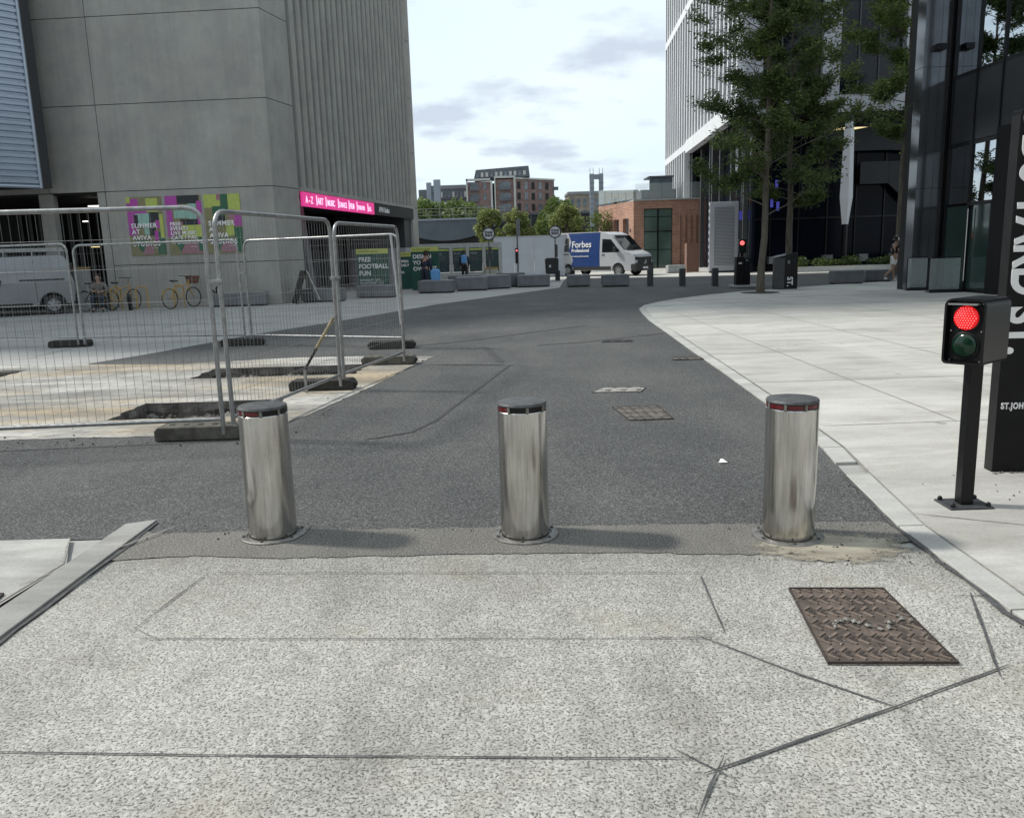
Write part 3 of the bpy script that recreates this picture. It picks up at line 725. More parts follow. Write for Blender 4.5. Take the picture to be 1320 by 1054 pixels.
# ------------------------------------------------------------------ steel bollards
def make_bollard(loc, label, redness):
    t = thing('steel_bollard', (*loc, .008), 0, label, 'bollard', 'stainless steel rising bollards across the road')
    H_, r = .725, .137
    MB().lathe([(.190, .0), (.190, .010), (.184, .014), (.150, .014), (.148, .006), (.138, .006)], n=48).build('base_plate', 'plate_steel', t, smooth=True)
    for k in range(6):
        a = k * math.pi / 3 + .4
        MB().lathe([(.009, 0), (.009, .006), (.005, .008)], n=8).build('bolt', 'dark_grey', t, loc=(.168 * math.cos(a), .168 * math.sin(a), .014))
    MB().lathe([(r, .0), (r, H_), (r - .003, H_ + .003)], n=64).build('post', 'steel', t, smooth=True)
    MB().lathe([(r - .004, H_ + .003), (r - .004, H_ + .034)], n=64).build('light_band', 'black_metal', t, smooth=True)
    cap = MB().lathe([(r - .001, H_ + .034), (r + .001, H_ + .040), (r - .004, H_ + .050), (r - .03, H_ + .054), (.03, H_ + .055), (.002, H_ + .055)], n=64).build('cap', 'cap_grey', t, smooth=True)
    for k in range(8):
        a = k * math.pi / 4 + .2
        c_ = MB()
        c_.box(((r - .001) * math.cos(a), (r - .001) * math.sin(a), H_ + .019), (.005, .016, .030), rz=a)
        c_.build('clip', 'plate_steel', t)
        # reflector segment between two clips
        if redness > .8 or (redness > .4 and k in (3, 4, 5)) or (redness > .1 and k in (4,)):
            s = MB(); n = 6; a0, a1 = a + .09, a + math.pi / 4 - .09; vs = []
            for i in range(n + 1):
                q = a0 + (a1 - a0) * i / n
                for zz in (H_ + .008, H_ + .030): vs.append(((r - .002) * math.cos(q), (r - .002) * math.sin(q), zz))
            s.add(vs, [(2 * i, 2 * i + 2, 2 * i + 3, 2 * i + 1) for i in range(n)])
            s.build('reflector', 'red_reflector', t, smooth=True)
    return t
make_bollard((-1.425, 4.62), 'left steel bollard beside the fence foot, partly red reflective band under its cap', .5)
make_bollard((0.055, 4.49), 'middle steel bollard standing alone in the centre of the road, mostly black band', .2)
make_bollard((1.505, 4.33), 'right steel bollard near the kerb with a fully red band under its cap', 1.0)

# ------------------------------------------------------------------ site fence
def arc(cx, cz, r, a0, a1, n=6): return [(cx + r * math.cos(a0 + (a1 - a0) * i / n), 0, cz + r * math.sin(a0 + (a1 - a0) * i / n)) for i in range(n + 1)]
def fence_panel(p0, p1, H_, label, r=.021, wire=.0019):
    a, b_ = Vector(p0), Vector(p1); L = (b_ - a).length; rz = math.atan2((b_ - a).y, (b_ - a).x)
    t = thing('temporary_fence', (a.x, a.y, 0), rz, label, 'fence panel', 'galvanised temporary fence panels')
    fr = MB(); c = .15
    pts = [(0, 0, .06)] + arc(c, H_ - c, c, math.pi, math.pi / 2) + arc(L - c, H_ - c, c, math.pi / 2, 0) + [(L, 0, .06)]
    fr.tube(pts, r, 12)
    fr.tube([(0, 0, .20), (L, 0, .20)], r * .85, 10)
    fr.build('frame', 'galv', t, smooth=True)
    w_ = MB(); n = int(L / .072)
    for i in range(1, n):
        x = L * i / n; top = H_ - (c - math.sqrt(max(0, c * c - max(0, c - x, x - (L - c)) ** 2))) - .005
        w_.tube([(x, 0, .2), (x, 0, top)], wire, 3, caps=False)
    zs = [.42, .70, .98, 1.26, 1.55, 1.80]
    for k, z in enumerate(zs):
        w_.tube([(0, .003, z), (L, .003, z)], wire * 1.05, 3, caps=False)
    w_.build('wire_mesh', 'galv_wire', t, fix=False)
    return t
def foot(x, y, rz, label, matn='rubber'):
    t = thing('rubber_block', (x, y, .012), rz, label, 'fence foot', 'rubber block feet of the fence')
    b_ = MB(); L, W, H_ = .39, .12, .125
    b_.vprism([(-L, 0), (L, 0), (L, H_ * .7), (L - .03, H_), (-L + .03, H_), (-L, H_ * .7)], -W, W)
    b_.build('rubber_body', matn, t, bevel=.012)
    for sx in (-1, 1):
        MB().box((sx * (L + .012), 0, .06), (.03, .10, .055)).build('end_grip', 'rubber', t, bevel=.008)
    h = MB()
    for i in range(-2, 3): h.lathe([(.028, 0), (.028, .003), (.02, .003)], c=(i * .13, 0, H_ + .001), n=12)
    h.build('socket_rims', 'rubber', t)
    return t
fence_panel((-6.10, 7.03), (-2.60, 7.25), 2.05, 'long front fence panel running out of the photo on the left')
fence_panel((-2.53, 7.32), (-2.06, 9.83), 2.02, 'fence panel going away from the left bollard, the nearer of the two side ones')
fence_panel((-2.03, 9.90), (-1.56, 12.02), 1.99, 'side fence panel farthest right, ending at the road behind the leaning pole')
fence_panel((-12.3, 17.1), (-8.47, 16.15), 2.0, 'rear fence panel at the far left in front of the silver van', wire=.0022)
fence_panel((-8.33, 16.12), (-5.00, 15.55), 1.96, 'rear fence panel in front of the bicycles', wire=.0022)
fence_panel((-4.86, 15.5), (-1.82, 14.1), 1.94, 'rear fence panel nearest the road, in front of the entrance', wire=.0022)
foot(-2.84, 7.36, 0.0, 'dusty near fence foot beside the left bollard', 'rubber_dusty')
foot(-2.30, 9.95, -.03, 'black fence foot under the middle post with the leaning pole')
foot(-1.80, 12.15, -.05, 'dusty fence foot at the corner post beside the road', 'rubber_dusty')
foot(-8.7, 16.3, .08, 'dark rear fence foot behind the sandy ground on the left')
foot(-5.05, 15.55, .05, 'dark rear fence foot right of the bicycles')
foot(-2.05, 14.25, .0, 'dark rear fence foot nearest the road')
def clamp(x, y, z, rz, label):
    c_ = MB(); c_.box((0, 0, 0), (.13, .07, .035)); c_.tube([(0, -.05, 0), (0, .055, 0)], .01, 8)
    o = c_.build('pipe_coupler', 'galv', loc=(x, y, z), rz=rz, bevel=.006)
    tag(o, label, 'clamp', 'clamps joining fence panels')
clamp(-2.565, 7.28, 1.42, .3, 'steel clamp joining the two front fence posts above the near foot')
clamp(-2.045, 9.865, 1.35, 1.2, 'steel clamp on the middle side fence post')
clamp(-1.82, 14.1, 1.3, .3, 'steel clamp on the far corner fence post')
clamp(-4.93, 15.52, 1.35, -.3, 'steel clamp on the rear post right of the bicycles')
# leaning pole / brace
br = thing('fence_brace', (-2.45, 9.72, .01), 0, 'timber and steel pole leaning from the ground onto the middle fence post', 'brace')
MB().tube([(0, 0, .0), (0, .0, .28)], .018, 8).build('stake', 'galv', br, smooth=True)
MB().tube([(0, 0, .28), (.14, .05, .52)], .017, 8).build('sleeve', 'rubber', br, smooth=True)
MB().tube([(.14, .05, .52), (.36, .12, .88)], .019, 8).build('pole', 'wood_pole', br, smooth=True)
lp = MB().tube([(-1.83, 13.95, .45), (-1.93, 14.0, 1.93)], .022, 8).build('sunlit_post', 'white_paint', smooth=True)  # sunlit piece of fence post, its brightness put into the white colour
tag(lp, 'post piece coloured white for the sunlight on it, upright at the far corner of the fence', 'pole')

# ------------------------------------------------------------------ concrete arts building (left)
A = Vector((-8.05, 29.5)); B = Vector((-7.60, 31.3)); C_ = Vector((-5.12, 46.2)); D_ = Vector((-4.9, 46.9)); W0 = Vector((-44.7, 32.3))
TOP = 53.0
cbd = thing('concrete_building', (A.x, A.y, 0), 0, 'tall grey concrete venue with panel joints, fluted side wall and dark entrance', 'building')
def L2(p): return (p[0] - A.x, p[1] - A.y)
# front wall: panels over a dark core
wl = MB(); core = MB()
ux = (W0 - A).normalized()                       # along the wall, to the left
nx = Vector((ux.y, -ux.x));  nx = nx if nx.y < 0 else -nx   # outwards
def wallbox(mb, p0, u, n, s0, s1, z0, z1, d0, d1, mi=0):
    a = p0 + u * s0 + n * d0; b_ = p0 + u * s1 + n * d0; c = p0 + u * s1 + n * d1; d = p0 + u * s0 + n * d1
    mb.prism([L2(a), L2(b_), L2(c), L2(d)], z0, z1, mi)
zj = [0, 1.52, 4.08, 6.98, 9.82, 12.7, 15.6, 18.5, 21.4, 24.3, 27.2, 30.1, 33, 35.9, 38.8, 41.7, 44.6, 47.5, 50.4, 53]
sj = [0, 6.05, 8.11, 11.8, 17.5, 23.5, 30, 36.6]
for i in range(len(zj) - 1):
    for j in range(len(sj) - 1):
        s0, s1 = sj[j], sj[j + 1]
        g = .012
        if zj[i] < 4.0:
            if j >= 1:
                if j == 1 : continue          # opening to the service yard
                continue
        wallbox(wl, A, ux, nx, s0 + (g if j else 0), s1 - g, zj[i] + g, zj[i + 1] - g, -.30, 0.0)
# piece of wall between joint and opening
wallbox(wl, A, ux, nx, 6.07, 6.35, 0, 4.06, -.30, 0.0)
wallbox(wl, A, ux, nx, 8.03, 8.53, 0, 4.06, -.30, 0.0)       # pier between the two openings
# canted corner
uc = (B - A).normalized(); nc = Vector((uc.y, -uc.x)); Lc = (B - A).length
for i in range(len(zj) - 1):
    wallbox(wl, A, uc, nc, 0, Lc, zj[i] + .012, zj[i + 1] - .012, -.30, 0.0)
wl.build('wall', 'facade', cbd)
# dark core so that joints read and light does not leak
ins = .06
core.prism([L2(A + Vector((-.1, .12))), L2(B + Vector((-.15, .05))), L2(B + Vector((-.75, 0.2))), L2(C_ + Vector((-.75, 0))), L2(Vector((-20, 46.5))), L2(Vector((-45, 46.5))), L2(W0 + Vector((0, .12)))], 4.02, TOP - .2)
core.build('core', 'void_dark', cbd)
# fluted side wall
uf = (C_ - B).normalized(); nf = Vector((uf.y, -uf.x)); Lf = (C_ - B).length
FZ0 = 4.15
fl = MB(); nfl = 24; pitch = Lf / nfl; prof = []
for k in range(nfl):
    s0 = k * pitch
    for (t_, d_) in ((0, -.50), (.46, -.50), (.47, -.12), (.50, .0), (.58, .07), (.72, .10), (.86, .07), (.95, .0), (.985, -.12), (.99, -.50)):
        prof.append(B + uf * (s0 + t_ * pitch) + nf * d_)
zz = [FZ0] + [z for z in zj if z > 4.5]
n = len(prof)
for k in range(len(zz) - 1):
    z0, z1 = zz[k], zz[k + 1]
    vs = [(*L2(p), z0) for p in prof] + [(*L2(p), z1) for p in prof]
    fl.add(vs, [(i, i + 1, i + 1 + n, i + n) for i in range(n - 1)])
fl.build('fluted_wall', 'facade', cbd)
bnd = MB()
wallbox(bnd, B, uf, nf, 0, Lf, FZ0 - .14, FZ0 - .003, -.7, .12)
bnd.build('sill_band', 'facade', cbd)
pr_ = MB()
ue = (D_ - C_).normalized(); ne = Vector((ue.y, -ue.x))
for i in range(len(zj) - 1):
    pr_.prism([L2(C_), L2(D_), L2(D_ + Vector((-1.6, .6))), L2(C_ + Vector((-1.0, -.0)))], zj[i] + .012, zj[i + 1] - .012)
pr_.build('end_pier', 'facade', cbd)
# back and far walls (simple, closes the block)
bk = MB()
bk.prism([L2(D_ + Vector((-.02, 0))), L2(D_ + Vector((-.1, .6))), L2(Vector((-45, 47.6))), L2(W0 + Vector((0, .4))), L2(W0 + Vector((1, .4))), L2(Vector((-44, 47.1))), L2(D_ + Vector((-1, .3)))], 0, TOP - .3)
bk.build('rear_wall', 'facade', cbd)
rf = MB(); rf.prism([L2(W0 + Vector((0, .5))), L2(A + Vector((0, .35))), L2(C_ + Vector((-.5, 0))), L2(Vector((-6, 47))), L2(Vector((-44, 47)))], TOP - .19, TOP - .1)
rf.build('roof', 'mid_grey', cbd)
# entrance recess under the flutes
en = MB()
s1 = Lf
def P3(s, d, z): p = B + uf * s + nf * d; return (*L2(p), z)
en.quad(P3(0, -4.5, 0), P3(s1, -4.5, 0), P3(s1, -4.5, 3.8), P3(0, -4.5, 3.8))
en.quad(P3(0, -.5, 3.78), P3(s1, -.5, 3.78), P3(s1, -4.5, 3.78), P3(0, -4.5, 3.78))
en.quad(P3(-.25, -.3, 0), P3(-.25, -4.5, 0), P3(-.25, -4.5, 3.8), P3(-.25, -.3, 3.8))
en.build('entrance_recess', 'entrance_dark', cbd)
ew = MB()
wallbox(ew, B, uf, nf, Lf - 1.3, Lf, 0, 1.95, -3.2, -.1)
ew.build('entrance_end_wall', 'tower_grey', cbd)
ew2 = MB(); wallbox(ew2, B, uf, nf, Lf - 1.28, Lf - .02, 1.95, 3.78, -3.2, -.12); ew2.build('entrance_soffit_box', 'dark_grey', cbd)
gl = MB()
for k in range(8):
    wallbox(gl, B, uf, nf, .6 + k * 1.7, .6 + k * 1.7 + 1.6, .1, 3.2, -3.52, -3.5)
gl.build('glazing', 'glass_dark', cbd)
tb = MB(); wallbox(tb, B, uf, nf, .1, 2.4, 0.3, 1.75, -2.6, -2.5); tb.build('timber_screen', 'timber_dark', cbd)
cl = MB(); cl.add([P3(3.0, -1.0, 0), P3(3.5, -1.0, 0), P3(3.5, -1.35, 0), P3(3.0, -1.35, 0), P3(2.1, -1.0, 3.77), P3(2.6, -1.0, 3.77), P3(2.6, -1.35, 3.77), P3(2.1, -1.35, 3.77)],
        [(0, 1, 5, 4), (1, 2, 6, 5), (2, 3, 7, 6), (3, 0, 4, 7), (0, 3, 2, 1), (4, 5, 6, 7)]); cl.build('leaning_column', 'mid_grey', cbd)
for s in (3.2, 9.5):
    d = MB(); p = B + uf * s + nf * -.9; d.lathe([(.16, 0), (.16, .03)], c=(*L2(p), 3.74), n=16); d.build('downlight', 'lamp_white', cbd)
# service yard opening (left part of the front)
yd = MB()
def Q3(s, d, z): p = A + ux * s + nx * d; return (*L2(p), z)
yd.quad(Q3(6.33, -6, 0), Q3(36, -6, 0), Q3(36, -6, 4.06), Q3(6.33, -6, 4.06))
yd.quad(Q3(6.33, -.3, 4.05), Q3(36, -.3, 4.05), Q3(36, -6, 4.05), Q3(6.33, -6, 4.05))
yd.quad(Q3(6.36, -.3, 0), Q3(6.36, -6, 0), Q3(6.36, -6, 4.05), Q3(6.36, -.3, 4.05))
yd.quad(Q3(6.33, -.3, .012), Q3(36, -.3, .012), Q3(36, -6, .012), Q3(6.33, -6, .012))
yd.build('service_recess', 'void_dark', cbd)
vb = MB()
for k in range(16): wallbox(vb, A, ux, nx, 6.5 + k * .42, 6.5 + k * .42 + .10, 0.9, 3.9, -5.4, -5.2)
vb.build('shutter_ribs', 'dark_grey', cbd)
for s, d, z, w_, mname in ((7.4, -1.6, 3.72, .5, 'lamp_white'), (6.95, -3.8, 3.0, .4, 'lamp_white'), (7.0, -4.6, 2.2, .3, 'lamp_white'), (9.3, -4.0, 3.3, .16, 'lamp_white'), (9.6, -5.0, 2.3, .3, 'lamp_warm')):
    m_ = MB(); p = A + ux * s + nx * d; m_.box((*L2(p), z), (w_, .14, .035)); m_.build('yard_lamp', mname, cbd)
lb = MB(); wallbox(lb, A, ux, nx, 6.9, 7.4, 0, 1.45, .1, .5); lbo = lb.build('ticket_box', ['frame_pale'], None)
lbo.location = (A.x, A.y, 0); tag(lbo, 'pale grey cabinet with a yellow top edge behind the silver van', 'cabinet')
lb2 = MB(); wallbox(lb2, A, ux, nx, 6.88, 7.42, 1.45, 1.5, .08, .52); lb2.build('top_edge', 'yellow_tube', lbo)

# corrugated metal volume at far left
mv = thing('metal_clad_block', (-15.72, 28.6, 0), 0, 'blue grey corrugated metal block overhanging at the upper left corner', 'building')
c0, c1 = Vector((0.15, 0.0)), Vector((-8.0, -9.5)); u = (c1 - c0).normalized(); nn = Vector((-u.y, u.x)); nn = nn if nn.y < 0 or nn.x > 0 else -nn
Lm = (c1 - c0).length; cor = MB(); zc = 4.25; pz = .205; rows = []
while zc < 20:
    for t_, d_ in ((0, 0), (.10, .0), (.22, .055), (.72, .055), (.86, 0)): rows.append((zc + t_ * pz, d_))
    zc += pz
vs = []
for z, d_ in rows:
    for p in (c0 + nn * d_, c1 + nn * d_): vs.append((p.x, p.y, z))
cor.add(vs, [(2 * i, 2 * i + 1, 2 * i + 3, 2 * i + 2) for i in range(len(rows) - 1)])
cor.build('cladding', 'clad_blue', mv)
body = MB(); body.prism([(c0 - nn * .02).to_tuple(), (c1 - nn * .02).to_tuple(), (-14, -6), (-14, .9), (0.1, .8)], 4.2, 20)
body.build('inner_walls', 'dark_grey', mv)
ed = MB(); ed.tube([(c0.x + .03, c0.y - .05, 4.14), (c0.x + .03, c0.y - .05, 20)], .06, 6); p_, q_ = c0 + nn * .02, c1 + nn * .02
ed.tube([(p_.x, p_.y, 4.18), (q_.x, q_.y, 4.18)], .06, 6); ed.build('edge_trim', 'clad_blue', mv)

# pink illuminated sign
ps = thing('illuminated_sign', (B.x, B.y, 0), math.atan2(uf.y, uf.x), 'long glowing pink strip sign with white words above the dark entrance', 'sign')
MB().b2(.05, 8.3, -.10, -.02, 3.47, 3.99).build('sign_panel', 'pink_led', ps)
pp_ = [(.6, 'A - Z', .36), (1.75, 'ART', .36), (2.75, 'MUSIC', .32), (4.05, 'DANCE', .30), (5.3, 'FILM', .32), (6.3, 'THEATRE', .25), (7.75, 'ALL', .28)]
for x, tx, s in pp_: text(tx, s, 'pink_led_text', ps, 'sign_words', (x - .3, -.115, 3.60), bold=.006, sx=.88, ext=.004)
for x in (1.35, 2.3, 3.65, 4.9, 5.9, 7.35): MB().b2(x, x + .04, -.125, -.105, 3.55, 3.92).build('divider', 'pink_led_text', ps)
bs = thing('fascia_sign', (B.x, B.y, 0), math.atan2(uf.y, uf.x), 'black fascia with small white words to the right of the pink sign', 'sign')
MB().b2(8.35, Lf - .1, -.09, -.02, 3.47, 3.99).build('fascia_panel', 'black_satin', bs)
text('AVIVA Studios', .34, 'letter_white', bs, 'sign_words', (9.0, -.10, 3.62), bold=.010, sx=.8)

# posters on the wall
def poster(s, wd, z0, z1, words, sizes, label, seed, blocks):
    p = A + ux * s + nx * .012
    t = thing('wall_poster', (p.x, p.y, z0), math.atan2(-ux.y, -ux.x), label, 'poster', 'square patterned posters pasted on the concrete wall')
    H_ = z1 - z0; u = wd / 9.0
    mb = MB(); mats = ['pp_olive', 'pp_purple', 'pp_lime', 'pp_green', 'pp_mint', 'pp_black', 'pp_pink']
    mb.b2(0, wd, -.004, .008, 0, H_, 0)
    mb.build('sheet', 'pp_olive', t)
    bl = MB(); k = 0
    for (x0, x1, a0, a1, mi) in blocks:
        bl.b2(x0 * u, x1 * u, -.0070 - .0006 * k, -.004, H_ * a0, H_ * a1, mi); k += 1
    # a green pointed tab near the foot
    zb = 0.0
    bl.vprism([(.12 * wd, .26 * H_), (.52 * wd, .26 * H_), (.33 * wd, .05 * H_)], -.020, -.004, 3)
    bl.build('colour_blocks', mats, t)
    z = H_ * .555
    for wv, s_ in zip(words, sizes):
        text(wv, s_, 'letter_white', t, 'poster_words', (.09 * wd, -.034, z - s_ * .7), bold=.006, ext=.003, spacing=1.12)
        z -= s_ * .93
    text('FACTORY', .05, 'letter_white', t, 'poster_words', (.62 * wd, -.034, .12 * H_), ext=.002)
    return t
bA = [(0, 2, .35, .9, 1), (1, 3, .75, .97, 1), (3, 5, .80, 1, 0), (5, 8, .74, .97, 2), (2, 5, .62, .78, 1), (2, 6, .52, .72, 4), (5.5, 8, .60, .74, 5), (4, 5.2, .36, .55, 4), (1.6, 2.6, .50, .7, 5), (5.4, 6.8, .34, .6, 5), (7, 8.6, .46, .6, 1), (7, 9, .02, .4, 3), (3, 6, .02, .18, 6), (8, 9, .3, .7, 2), (0, 1, .9, 1, 2), (6.5, 7.5, .25, .42, 1)]
bB = [(0, 3.4, .82, 1, 1), (0, 1.6, .3, .82, 1), (3, 8.5, .86, 1, 5), (5.6, 7.6, .56, .86, 4), (2, 5.5, .62, .78, 4), (3.4, 7.8, .50, .60, 5), (7.8, 9, .5, .9, 1), (1.5, 4, .40, .56, 6), (3.6, 6.5, .30, .50, 2), (6.5, 9, .30, .5, 2), (3, 9, .02, .24, 6), (7.5, 9, .05, .3, 3), (0, 1, .05, .3, 0)]
bC = [(0, 4, .78, 1, 2), (3.2, 4.2, .9, 1, 6), (4.2, 6, .70, 1, 3), (2, 5, .6, .8, 3), (6, 9, .72, 1, 2), (7, 9, .46, .72, 1), (2, 5, .5, .64, 5), (0, 2, .5, .78, 0), (5, 7, .3, .56, 2), (7, 9, .02, .44, 3), (3.5, 7, .02, .2, 6), (0, 2, .3, .5, 0), (6, 7.5, .56, .74, 6)]
poster(5.33, 1.28, 1.83, 3.86, ['SUMMER', 'AT', 'AVIVA', 'STUDIOS'], [.225, .225, .225, .225], 'leftmost wall poster, purple and lime, headed SUMMER with a mint figure', 1, bA)
poster(3.92, 1.30, 1.83, 3.86, ['FREE', 'EVENTS', 'LIVE MUSIC', 'CAFE / BAR', 'WORKSHOPS'], [.17, .17, .17, .17, .17], 'middle wall poster with black and mint figure and five lines of words', 2, bB)
poster(2.52, 1.30, 1.83, 3.86, ['SUMMER', 'AT', 'AVIVA', 'STUDIOS'], [.225, .225, .225, .225], 'rightmost wall poster with a dark green stripe at top, beside the fence post', 3, bC)

# ------------------------------------------------------------------ street objects near the concrete building
def block_bench(x, y, L, W, H_, rz, label, m='planter'):
    t = thing('planter_block', (x, y, .008), rz, label, 'planter', 'grey rectangular street planters')
    b_ = MB(); b_.b2(-L / 2, L / 2, -W / 2, W / 2, .04, H_); b_.build('box', m, t, bevel=.03)
    p = MB(); p.b2(-L / 2 + .06, L / 2 - .06, -W / 2 + .06, W / 2 - .06, 0, .045); p.build('plinth', 'void_dark', t)
    q = MB(); q.b2(-L / 2 + .07, L / 2 - .07, -W / 2 + .07, W / 2 - .07, H_ - .002, H_ + .012); q.build('top_slab', 'planter_top', t)
    return t
block_bench(-2.95, 34.4, 1.45, .75, .50, -.15, 'leftmost planter of the row before the display boards')
block_bench(-1.55, 35.6, 1.35, .8, .56, .05, 'planter joined in the middle of the row before the display boards')
block_bench(-.55, 36.5, 1.2, .8, .58, .30, 'slightly turned planter right of the middle of the row')
block_bench(.12, 38.0, 1.1, .8, .62, .75, 'planter turned away at the right end of the joined row')
block_bench(-1.6, 39.2, 2.4, .8, .55, .05, 'long planter standing behind the joined row')
block_bench(1.15, 37.3, 1.46, .75, .52, -.05, 'single planter between the sign post and the black bin')
block_bench(3.05, 36.1, .98, .75, .50, -.02, 'small planter in the road before the rear wheel of the van')
block_bench(4.52, 35.1, 1.12, .75, .50, -.02, 'planter in the road before the front wheel of the van')
block_bench(10.15, 50.4, 1.05, .8, .46, 0, 'pale planter on the bright pavement before the brick building', 'planter_top')
block_bench(12.75, 31.3, 1.1, .7, .50, -.05, 'dark planter left of the walking person')
block_bench(14.25, 32.2, 1.0, .7, .46, -.05, 'dark planter behind the legs of the walking person')
block_bench(-6.72, 30.2, 1.55, .6, .46, -.25, 'planter beside the folding board at the building corner')
block_bench(-5.05, 32.0, 1.5, .6, .46, -.3, 'planter in front of the green football board')
block_bench(-9.35, 28.95, 1.9, .45, .46, .02, 'bluish bench block against the concrete wall left of the corner')

def notice_board(x, y, wd, H_, rz, label, words, sizes):
    t = thing('notice_board', (x, y, .0), rz, label, 'notice board', 'green upright notice boards')
    MB().b2(0, wd, -.05, .05, .02, H_).build('panel', 'poster_green', t, bevel=.006)
    MB().b2(0.003, wd - .003, -.056, -.045, H_ - .2, H_ - .003).build('header', 'poster_yellow', t)
    text('THE FESTIVAL SQUARE', .08, 'pp_black', t, 'header_words', (.06, -.060, H_ - .13), ext=.002)
    z = H_ - .42
    for wv, s in zip(words, sizes):
        text(wv, s, 'letter_white', t, 'board_words', (.08, -.055, z - s * .3), ext=.003, bold=.006 if s > .12 else 0)
        z -= s * 1.1
    return t
notice_board(-5.92, 32.9, 1.28, 1.86, -.1, 'green notice board headed FREE FOOTBALL FUN behind a planter', ['FREE', 'FOOTBALL', 'FUN', 'SATURDAY 12PM', 'TO 6PM EVERY DAY', 'ALL AGES WELCOME', 'NO BOOKING'], [.24, .24, .24, .11, .11, .11, .11])
notice_board(-4.25, 37.0, 1.25, 1.9, -.1, 'green notice board reading DESIGN YOUR OWN KIT beside the person in navy', ['DESIGN', 'YOUR', 'OWN KIT'], [.24, .24, .24])
nb = notice_board(-5.05, 38.6, .8, 1.7, -.1, 'narrow dark notice board half hidden at the building end', ['OPEN', 'DAILY'], [.16, .16])
# folding A-board at the corner
ab = thing('folding_board', (-7.62, 29.55, 0), .5, 'black folding board with a white flap at the foot of the building corner', 'folding board')
MB().add([(-.02, -.35, 0), (.02, -.35, 0), (.40, -.35, 1.15), (.36, -.35, 1.15), (-.02, .35, 0), (.02, .35, 0), (.40, .35, 1.15), (.36, .35, 1.15)], [(0, 1, 2, 3), (7, 6, 5, 4), (0, 3, 7, 4), (1, 5, 6, 2), (3, 2, 6, 7), (0, 4, 5, 1)]).build('dark_leaf', 'black_satin', ab)
MB().add([(.80, -.35, .1), (.84, -.35, .1), (.44, -.35, 1.15), (.40, -.35, 1.15), (.80, .35, .1), (.84, .35, .1), (.44, .35, 1.15), (.40, .35, 1.15)], [(0, 1, 2, 3), (7, 6, 5, 4), (0, 3, 7, 4), (1, 5, 6, 2), (3, 2, 6, 7), (0, 4, 5, 1)]).build('pale_leaf', 'frame_pale', ab)
# green hanging ornament in the entrance
gh = MB(); p = B + uf * 1.1 + nf * -.9
gh.tube([(0, 0, 1.75), (.10, .1, 2.15), (.05, .1, 2.35), (-.25, 0, 3.0), (-.1, 0, 3.3)], [.05, .10, .04, .09, .02], 8); gh.tube([(.22, .1, 1.75), (.16, .1, 2.1), (.05, .1, 2.4)], [.05, .08, .03], 8)
tag(gh.build('hanging_ornament', 'lime_glow', loc=(p.x, p.y, 0), smooth=True), 'bright green figure-like ornament hanging in the entrance beside the corner', 'ornament')

# bicycles
def bicycle(x, y, rz, label, frame_m='yellow_tube', basket=True):
    t = thing('bicycle', (x, y, .01), rz, label, 'bicycle', 'bicycles parked at the hoops')
    for cx in (-.52, .52):
        w_ = MB(); n = 28; pts = [(cx + .33 * math.cos(2 * math.pi * k / n), 0, .35 + .33 * math.sin(2 * math.pi * k / n)) for k in range(n + 1)]
        w_.tube(pts, .02, 6, caps=False); wo_ = w_.build('wheel', 'tyre', t, smooth=True)
        s = MB()
        for k in range(12):
            a = 2 * math.pi * k / 12; s.tube([(cx, 0, .35), (cx + .31 * math.cos(a), 0, .35 + .31 * math.sin(a))], .003, 3, caps=False)
        s.tube([(cx, -.04, .35), (cx, .04, .35)], .02, 8); s.build('spokes', 'rim', wo_)
    f = MB()
    for a, b_ in (((-.52, .35), (-.15, .33)), ((-.15, .33), (-.28, .85)), ((-.52, .35), (-.24, .70)), ((-.15, .33), (.36, .72)), ((-.24, .70), (.34, .82)), ((.33, .95), (.40, .62)), ((.40, .62), (.52, .35))):
        f.tube([(a[0], 0, a[1]), (b_[0], 0, b_[1])], .019, 8)
    f.build('frame', frame_m, t, smooth=True)
    h = MB().tube([(.33, 0, .95), (.36, 0, 1.06)], .014, 6).tube([(.20, -.28, 1.10), (.36, -.14, 1.08), (.36, .14, 1.08), (.20, .28, 1.10)], .014, 6); h.build('handlebar', 'plastic_black', t, smooth=True)
    MB().vprism([(-.42, .93), (-.30, .90), (-.14, .925), (-.14, .95), (-.42, .975)], -.06, .06).build('saddle', 'plastic_black', t, bevel=.015)
    MB().tube([(-.15, -.02, .33), (-.02, -.05, .25)], .01, 6).lathe([(.09, -.005), (.09, .005)], c=(-.15, .0, .33), n=10).build('crank', 'rim', t)
    MB().vprism([(-.86, .34), (-.80, .60), (-.52, .72), (-.24, .60), (-.24, .57), (-.52, .69), (-.77, .58), (-.83, .34)], -.025, .025).build('mudguard', frame_m, t)
    if basket:
        b_ = MB(); b_.add([(.42, -.14, .82), (.66, -.14, .82), (.66, .14, .82), (.42, .14, .82), (.38, -.18, 1.08), (.72, -.18, 1.08), (.72, .18, 1.08), (.38, .18, 1.08)], [(0, 3, 2, 1), (0, 1, 5, 4), (1, 2, 6, 5), (2, 3, 7, 6), (3, 0, 4, 7)]); b_.build('basket', 'basket', t)
    return t
bicycle(-11.3, 28.75, 1.12, 'bicycle with a brown basket and yellow frame leaning alone near the wall')
bicycle(-14.15, 28.65, 1.15, 'dark bicycle directly behind the seated person', 'plastic_black', False)
bicycle(-13.3, 28.65, 1.25, 'yellow framed bicycle right of the seated person', basket=False)
def hoop(x, y, label, m='yellow_tube', rz=0, w_=.36, H_=.78):
    t = MB(); t.tube([(0, 0, 0), (0, 0, H_ - .1), (.1, 0, H_), (w_ - .1, 0, H_), (w_, 0, H_ - .1), (w_, 0, 0)], .025, 8)
    return tag(t.build('cycle_hoop', m, loc=(x, y, .008), rz=rz, smooth=True), label, 'cycle stand', 'cycle stands along the wall')
